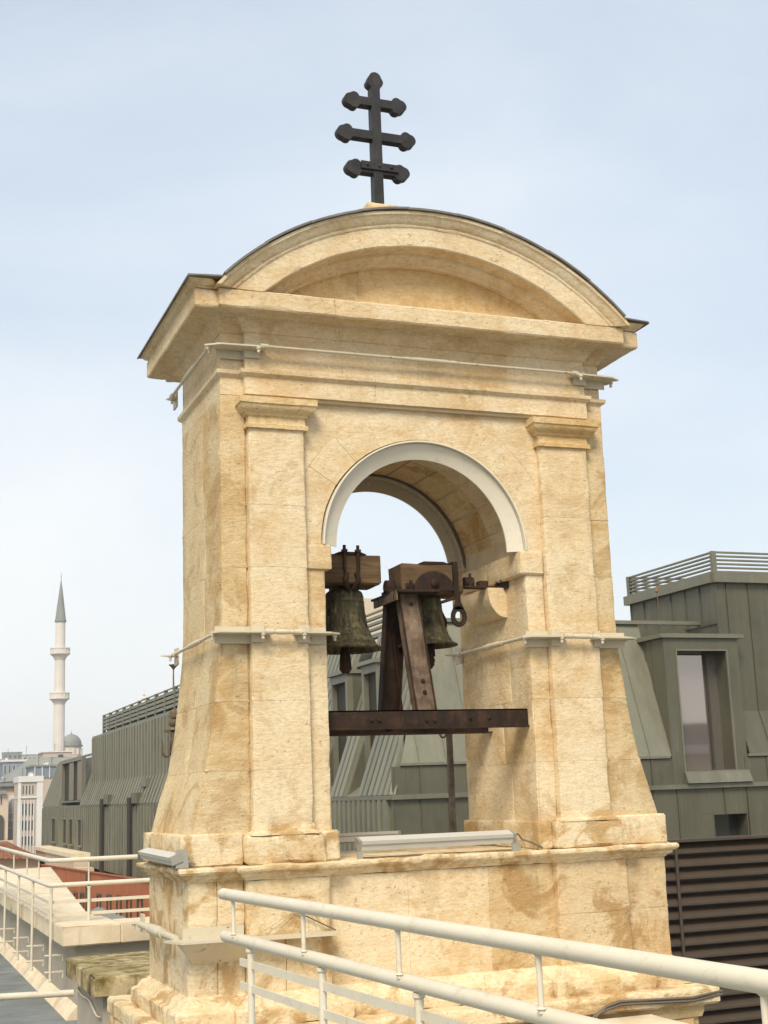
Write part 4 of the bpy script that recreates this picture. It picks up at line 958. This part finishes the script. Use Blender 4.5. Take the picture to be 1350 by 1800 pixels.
# slot windows and rainwater pipes
for y0, y1 in ((47.2+8.6, 48.6+8.6), (52.2, 53.4), (50.3, 51.5), (47.9, 49)):
    window(zb_, y0, y1, -1.35, -.22, -.20, .06, .07, M_zinc_l, M_pipe, fl)
for y in (42.9, 37.35):
    G().box(X0-.24, X0+.02, y-.24, y+.24, -2.2, .48).obj('rainwater_pipe', M_pipe, zb_)
    G().box(X0-.20, X0+.28, y-1.25, y-.32, .29, .62).obj('vent_box', M_zinc, zb_)
G().box(X0-.02, X0+.38, 35.6, 36.4, .80, 1.05).obj('vent_hood', M_trim, zb_)
# lightning rod and little vane on roofs
lr = thing('air_terminal', 'thin pole with small cup top on the roof screen beside the tower', 'pole', (5.6, 33.8, 2.95))
G().tube([(5.6, 33.8, 2.9), (5.6, 33.8, 4.32)], [.035, .022], 6).obj('mast', M_post, lr); G().lathe([(.02, 0), (.09, .09), (.15, .14), (.15, .16), (.02, .16)], (5.6, 33.8, 4.3), 10).obj('cup', M_post, lr)
ro = thing('roof_aerial', 'short roof rod with rusty red tip beside the corner screen', 'rod', (11.1, 15, 3.4))
G().tube([(11.15, 14.93, 3.4), (11.15, 14.93, 3.98)], .008, 6).obj('mast', M_post, ro); G().lathe([(.012, 0), (.035, .03), (.02, .09), (.004, .14)], (11.15, 14.93, 3.97), 8).obj('tip', M_tile, ro)

# ================================================================== BUILDINGS BY THE TERRACE
bk = thing('red_building', 'red rendered wing with a row of dark windows below the zinc flank', 'building', (5, 40, -9))
g = G(); g.prism([(26, -9), (26, -1.74), (58.5, -2.28), (58.5, -9)], 4.2, 4.33, lambda p, q, t_: (t_, p, q)); g.prism([(26, -9), (26, -2.1), (58.5, -2.5), (58.5, -9)], 4.33, 4.9, lambda p, q, t_: (t_, p, q)); g.obj('wall', M_brick, bk)
G().bar((4.19, 26, -1.72), (4.19, 58.5, -2.26), .07, .04).obj('coping', M_brick, bk)
fl2 = lambda x, y, z: (4.2+y, x, z)
for y in (31.7, 33.4, 35.1, 36.9, 38.9, 42.6, 44.2, 47.7, 50.5):
    z1 = -2.26-(y-31)*.0425
    window(bk, y-.36, y+.36, z1-.85, z1, -.05, .12, .06, M_dark, M_dglass, fl2)
    window(bk, y-.36, y+.36, z1-2.2, z1-1.35, -.05, .12, .06, M_dark, M_dglass, fl2)
G().tube([(4.12, 41.0, -9), (4.12, 41.0, -2.0)], .07, 8).obj('rainwater_pipe', M_dark, bk)
lo = thing('annex_roof', 'low grey sloping annex roof at the foot of the red wing', 'annex', (3.2, 36, -9))
g = G(); g.prism([(2.6, -9), (2.6, -3.75), (4.19, -3.0), (4.19, -9)], 31, 39, lambda p, q, t_: (p, t_, q)); g.obj('wall', M_lroof, lo)
cl = thing('cream_block', 'small cream block with flat coping against the zinc flank', 'building', (4.5, 52, -9))
G().box(4.35, 4.95, 46, 58.3, -9, -1.66).obj('wall', M_cream, cl); G().box(4.25, 4.96, 45.9, 58.4, -1.66, -1.50).obj('coping', M_cope, cl)
G().box(4.3, 4.9, 44.6, 45.9, -9, -2.0).obj('wall', M_cream, cl)
th = thing('tiled_house', 'little house with a red tiled hip roof past the terrace rail', 'house', (3, 60, -9))
G().box(2.2, 4.1, 55, 59.5, -9, -1.9).obj('wall', M_cream, th)
g = G(); g.add([(1.9, 54.6, -1.85), (4.35, 54.6, -1.95), (4.35, 60, -1.9), (1.9, 60, -1.9), (2.6, 56.4, -1.22), (2.9, 58.4, -1.22)], [(0, 1, 5, 4), (1, 2, 5), (2, 3, 4, 5), (3, 0, 4), (0, 3, 2, 1)]); rf = g.obj('roof', M_tile, th)
for i in range(9): G().bar((2.0+i*.26, 54.62, -1.83-.011*i), (2.6+i*.03, 56.4, -1.20), .06, .05).obj('tile_row', M_tile, rf)

# ================================================================== DISTANT QUARTER
def facade_windows(parent, x0, x1, nx, z0, z1, nz, y, wf=.5, hf=.6, mat=None, frame=None):
    dx, dz = (x1-x0)/nx, (z1-z0)/nz
    for i in range(nx):
        for j in range(nz):
            cx_, cz = x0+dx*(i+.5), z0+dz*(j+.5)
            window(parent, cx_-dx*wf/2, cx_+dx*wf/2, cz-dz*hf/2, cz+dz*hf/2, y-.12, .10, dx*.07, frame or M_white, mat or M_dglass)
wf_ = thing('stucco_house', 'tall narrow white stucco house with paired windows and quoins', 'building', (29, 287, -19))
G().box(26.9, 31.5, 286, 296, -19, 6.2).obj('wall', M_pink, wf_)
G().box(26.7, 31.8, 285.6, 296, 5.3, 6.5).obj('cornice', M_white, wf_); G().box(26.8, 31.6, 285.7, 296, 2.0, 2.35).obj('string_course', M_white, wf_)
for x0, x1 in ((26.7, 27.3), (30.5, 31.7)): G().box(x0, x1, 285.75, 286.5, -19, 5.3).obj('quoin', M_white, wf_)
for z0, z1 in ((2.7, 4.7), (-1.6, 1.0), (-4.6, -2.4), (-7.6, -5.6)): 
    facade_windows(wf_, 27.4, 28.7, 2, z0, z1, 1, 286, .6, .95); facade_windows(wf_, 28.7, 30.0, 2, z0, z1, 1, 286, .6, .95)
for x in (27.45, 28.05, 28.75, 29.35, 29.95): G().box(x-.09, x+.09, 285.7, 286.1, -12, 1.6).obj('mullion', M_white, wf_)
pk = thing('pink_block', 'plain pinkish rendered block between the stucco house and the zinc flank', 'building', (35, 305, -19))
G().box(31.9, 42, 304.5, 318, -19, 6.4).obj('wall', M_pink, pk); G().box(31.7, 42.2, 304.3, 318, 6.4, 8.9).obj('glazed_storey', M_blue, pk)
for i in range(6): G().box(32+i*1.6, 32.2+i*1.6, 304.1, 304.4, 6.4, 8.9).obj('mullion', M_white, pk)
G().box(31.5, 42.4, 304, 318, 8.9, 9.3).obj('roof', M_lroof, pk)
ar = thing('arched_hall', 'cream stone hall with a tall pointed arch window under deep eaves', 'building', (28, 319, -19))
g = G(); g.box(25.6, 30.6, 319, 330, -19, 5.0); g.obj('wall', M_cream, ar)
G().box(24.6, 31.2, 317.9, 331, 5.0, 5.7).obj('eaves', M_lroof, ar)
for i in range(9): G().box(25.2+i*.66, 25.5+i*.66, 318.3, 319, 4.4, 5.0).obj('bracket', M_lroof, ar)
arch = lambda cx_, w_, zb1, zs, k: [(cx_-w_, zb1), (cx_+w_, zb1), (cx_+w_, zs)]+[(cx_+w_*math.cos(a), zs+k*w_*math.sin(a)) for a in [PI*i/12 for i in range(1, 12)]]+[(cx_-w_, zs)]
G().prism(arch(28.9, 1.25, -7.2, .8, 1.75), 318.75, 319.2, lambda p, q, t_: (p, t_, q)).obj('arch_surround', M_white, ar)
G().prism(arch(28.9, .85, -7.0, .6, 1.9), 318.6, 318.9, lambda p, q, t_: (p, t_, q)).obj('window', M_blue, ar)
for z in (-4.4, -2.6, -.9): G().box(28.05, 29.75, 318.5, 318.62, z-.06, z+.06).obj('transom', M_white, ar)
G().box(28.86, 28.95, 318.5, 318.62, -7, 2.2).obj('mullion', M_white, ar)
ah = thing('arcade_house', 'low cream house with round arch doorway at the picture edge', 'building', (22, 310, -19))
G().box(14, 27.2, 311, 318, -19, 3.2).obj('wall', M_cream, ah); G().box(13.5, 26.6, 310, 318, 3.2, 4.0).obj('eaves', M_lroof, ah); facade_windows(ah, 20, 26, 8, .6, 3, 1, 311, .55, .8)
G().prism(arch(25.3, 1.0, -7, -2.6, 1.3), 310.6, 311.1, lambda p, q, t_: (p, t_, q)).obj('doorway', M_dark, ah)
G().box(14, 31, 306, 310, -19, -6.9).obj('forecourt_wall', M_cream, ah)
for i in range(8): G().box(18+i*1.6, 18.8+i*1.6, 305.7, 306.1, -9.4, -7.6).obj('window', M_dglass, ah)
gh = thing('lead_roof_hall', 'broad hall with a grey green lead hip roof behind the stucco house', 'building', (36, 350, -19))
G().box(30.5, 52, 349, 372, -19, 7.0).obj('wall', M_cream, gh)
g = G(); g.add([(29.6, 347.8, 6.6), (54, 347.8, 6.6), (54, 374, 6.6), (29.6, 374, 6.6), (36.8, 358, 12.6), (50, 358, 12.6)], [(0, 1, 5, 4), (1, 2, 5), (2, 3, 4, 5), (3, 0, 4), (0, 3, 2, 1)]); g.obj('roof', M_lroof, gh)
facade_windows(gh, 31, 43, 9, 4.0, 6.5, 1, 349, .5, .85)
sb = thing('stone_box', 'plain pale pink stone box storey under the minaret', 'building', (46, 386, -19))
G().box(43.6, 51.5, 385.5, 396, 11.2, 15.0).obj('upper_storey', M_pink, sb); G().box(43.3, 51.8, 385.2, 396, 15.0, 15.3).obj('coping', M_white, sb); G().box(45.5, 51, 387, 396, -19, 11.3).obj('wall', M_pink, sb)
for k, dz in enumerate((12.4, 13.6)): G().box(43.55, 51.5, 385.44, 385.52, dz, dz+.06).obj('string_course', M_cream, sb)
G().tube([(48.2, 385, 9), (48.2, 385, 14.2)], .10, 6).obj('lamp_arm', M_dark, sb); G().box(47.2, 49.2, 384.4, 385.4, 9.9, 10.3).obj('floodlight_bar', M_dark, sb); G().box(47.6, 48.9, 384.4, 385.4, 13.5, 14.3).obj('floodlight_head', M_dark, sb)
# minaret
mi = thing('minaret', 'slender pale minaret with two balconies and a grey conical cap', 'minaret', (53.8, 432, -19))
mx_, my_ = 53.8, 432
def fluted(r0, r1, z0, z1, name='shaft', mat=M_min):
    n = 48; v = []; f = []
    for z, r in ((z0, r0), (z1, r1)):
        for k in range(n):
            a = 2*PI*k/n; q = r*(1-.045*(k % 4 == 0)); v.append((mx_+q*math.cos(a), my_+q*math.sin(a), z))
    for k in range(n): f.append((k, (k+1) % n, n+(k+1) % n, n+k))
    f += [tuple(range(n))[::-1], tuple(range(n, 2*n))]; return G().add(v, f).obj(name, mat, mi)
fluted(1.95, 1.72, -19, 33); fluted(1.68, 1.6, 35, 47); fluted(1.58, 1.5, 49, 58.2)
for zb1 in (31.6, 45.9):
    g = G(); g.lathe([(1.7, zb1), (1.95, zb1+.6), (2.4, zb1+1.2), (2.9, zb1+1.6), (3.15, zb1+1.75), (3.15, zb1+2.1), (3.0, zb1+2.15), (3.0, zb1+3.4), (3.15, zb1+3.45), (3.15, zb1+3.75), (2.7, zb1+3.75)], (mx_, my_, 0), 32); bal = g.obj('balcony', M_min, mi)
    for k in range(16):
        a = 2*PI*k/16; G().box(mx_+3.02*math.cos(a)-.12, mx_+3.02*math.cos(a)+.12, my_+3.02*math.sin(a)-.12, my_+3.02*math.sin(a)+.12, zb1+2.1, zb1+3.5).obj('baluster', M_white, bal)
G().lathe([(1.85, 58.1), (1.9, 58.6), (1.72, 58.7), (1.15, 63.5), (.55, 68.4), (.12, 71.6), (.10, 72.0)], (mx_, my_, 0), 24).obj('cone_cap', M_lroof, mi)
G().lathe([(.06, 71.8), (.06, 72.6), (.22, 72.8), (.06, 73.1), (.06, 73.4), (.15, 73.6), (.04, 73.8), (.02, 74.6)], (mx_, my_, 0), 8).obj('finial', M_lroof, mi)
# dome
dm = thing('domed_mosque', 'grey lead dome on a cream drum beside the minaret', 'dome', (63, 470, -19))
dx_, dy_ = 63.1, 471
G().lathe([(3.55*math.cos(a), 20.4+3.9*math.sin(a)) for a in [PI/2*i/12 for i in range(12)]]+[(.05, 24.3)], (dx_, dy_, 0), 32).obj('dome', M_lroof, dm, 60)
G().lathe([(3.9, 20.0), (4.0, 20.4), (3.5, 20.5)], (dx_, dy_, 0), 32).obj('eaves', M_lroof, dm); G().lathe([(3.5, 14), (3.5, 20.1)], (dx_, dy_, 0), 32).obj('drum', M_cream, dm)
for k in range(12):
    a = 2*PI*k/12; G().box(dx_+3.5*math.cos(a)-.35, dx_+3.5*math.cos(a)+.35, dy_+3.5*math.sin(a)-.2, dy_+3.5*math.sin(a)+.2, 17.2, 19.2).obj('window', M_white, dm)
G().lathe([(.06, 24.2), (.25, 24.5), (.06, 24.9), (.03, 25.8)], (dx_, dy_, 0), 8).obj('finial', M_lroof, dm)
G().box(56, 76, 476, 500, -19, 15.5).obj('wall', M_cream, dm)
mf = thing('dome_finial', 'small pale crescent finial just above the zinc roof screen', 'finial', (30, 210, 10))
fz = 17.70; fx_, fy_ = 43.71, 238.
G().lathe([(.25, fz-6), (.25, fz-.2), (.5, fz+.2), (.2, fz+.7), (.42, fz+1.1), (.15, fz+1.5), (.28, fz+1.8), (.05, fz+2.2), (.04, fz+2.9)], (fx_, fy_, 0), 10).obj('knop', M_min, mf)
# blue-grey modern block and hillside houses
bb = thing('modern_block', 'blue grey modern block with banded storeys on the hillside', 'building', (50, 540, -19))
G().box(46.3, 60, 537, 560, -19, 17.4).obj('wall', M_blue, bb); G().box(45.8, 60.5, 536.4, 560, 17.4, 18.2).obj('roof', M_white, bb)
for z in (2.5, 6.5, 10.5): G().box(46, 60.2, 536.5, 537.2, z, z+1.3).obj('parapet', M_white, bb)
facade_windows(bb, 46.5, 59.5, 8, 11.8, 17, 1, 537, .6, .7)
hb = random.Random(5)
mats = [M_white, M_cream, M_pink, M_blue, M_lroof]
labs = []
for i in range(40):
    y = 640+hb.random()*520; x = -40+hb.random()*260
    if i < 18: x = (y+8)*(.06+.11*hb.random())-3
    j = (y-700)/90; zg = -19+(math.sin(max(0, min(1, j/6))*PI/2))*(56+16*NZ(Vector((x*.004, y*.004, 2)))-max(0, x-60)*.10)
    wd_, hh, dp = 8+hb.random()*11, 7+hb.random()*9, 10+hb.random()*6
    c = thing('hillside_block', 'small hazy apartment block on the distant hillside', 'building', (x, y, zg), 'apartment blocks on the distant hillside')
    mt = mats[hb.randrange(5)]
    G().box(x-wd_/2, x+wd_/2, y, y+dp, zg-6, zg+hh).obj('wall', mt, c); G().box(x-wd_/2-.4, x+wd_/2+.4, y-.4, y+dp, zg+hh, zg+hh+.7).obj('roof', M_lroof if hb.random() < .5 else M_tile, c)
    g = G()
    for a in range(4):
        for b in range(3):
            q = x-wd_/2+wd_*(a+.5)/4; g.box(q-wd_*.07, q+wd_*.07, y-.12, y-.02, zg+hh*(b+.3)/3.2, zg+hh*(b+.85)/3.2)
    struct(g.obj('window', M_dglass, c), 'stuff')
for x, y, z, h, p in ((33, 305, 9.2, 2.6, pk), (36, 306, 9.2, 1.8, pk), (47, 388, 15.2, 2.4, sb), (50, 390, 15.2, 3.2, sb), (49, 545, 18, 5, bb), (53, 545, 18, 3.5, bb), (56, 545, 18, 6, bb), (28, 290, 6.4, 2.0, wf_), (27.5, 324, 5.6, 1.6, ar)):
    g = G(); g.tube([(x, y, z), (x, y, z+h)], .06, 5); g.bar((x-.5, y, z+h*.85), (x+.5, y, z+h*.85), .05, .05); g.bar((x-.35, y, z+h*.65), (x+.35, y, z+h*.65), .05, .05); g.obj('aerial', M_dark, p)
for x, y, z, p in ((34.5, 305, 9.6, pk), (29.5, 289, 6.8, wf_), (47.9, 540, 18.6, bb)):
    G().lathe([(.02, 0), (.45, -.12), (.6, -.28), (.55, -.28), (.4, -.14), (.02, -.05)], (x, y, z), 12, 'y').obj('dish', M_white, p)
# street block opposite, behind the viewer: it shows in the dormer glass
op = thing('opposite_block', 'old corniced town house across the street, mirrored in the dormer glass', 'building', (66, -60, -19))
G().box(46, 90, -75, -58, -19, 2.6).obj('wall', M_cream, op); G().box(45.5, 90.5, -75, -57.2, 2.6, 3.3).obj('cornice', M_white, op); G().box(60, 66, -70, -62, 3.3, 5.2).obj('roof_house', M_lroof, op); G().box(62, 63, -66, -65, 5.2, 6.6).obj('chimney', M_pink, op)
fb = lambda x, y, z: (x, -58-y, z)
for i in range(12): window(op, 48+i*3.5, 49.6+i*3.5, -1.6, 1.4, -.12, .1, .15, M_white, M_dglass, fb)

# ================================================================== HAZE
hz = G().box(-420, 620, -120, 1700, -20.5, 82).obj('haze', None); hz['kind'] = 'stuff'
m = bpy.data.materials.new('haze'); m.use_nodes = True; n_ = m.node_tree; n_.nodes.clear()
pv = n_.nodes.new('ShaderNodeVolumePrincipled'); pv.inputs['Color'].default_value = (.96, .975, .99, 1); pv.inputs['Density'].default_value = .00034; pv.inputs['Anisotropy'].default_value = .1
oo = n_.nodes.new('ShaderNodeOutputMaterial'); n_.links.new(pv.outputs[0], oo.inputs['Volume']); hz.data.materials.append(m)
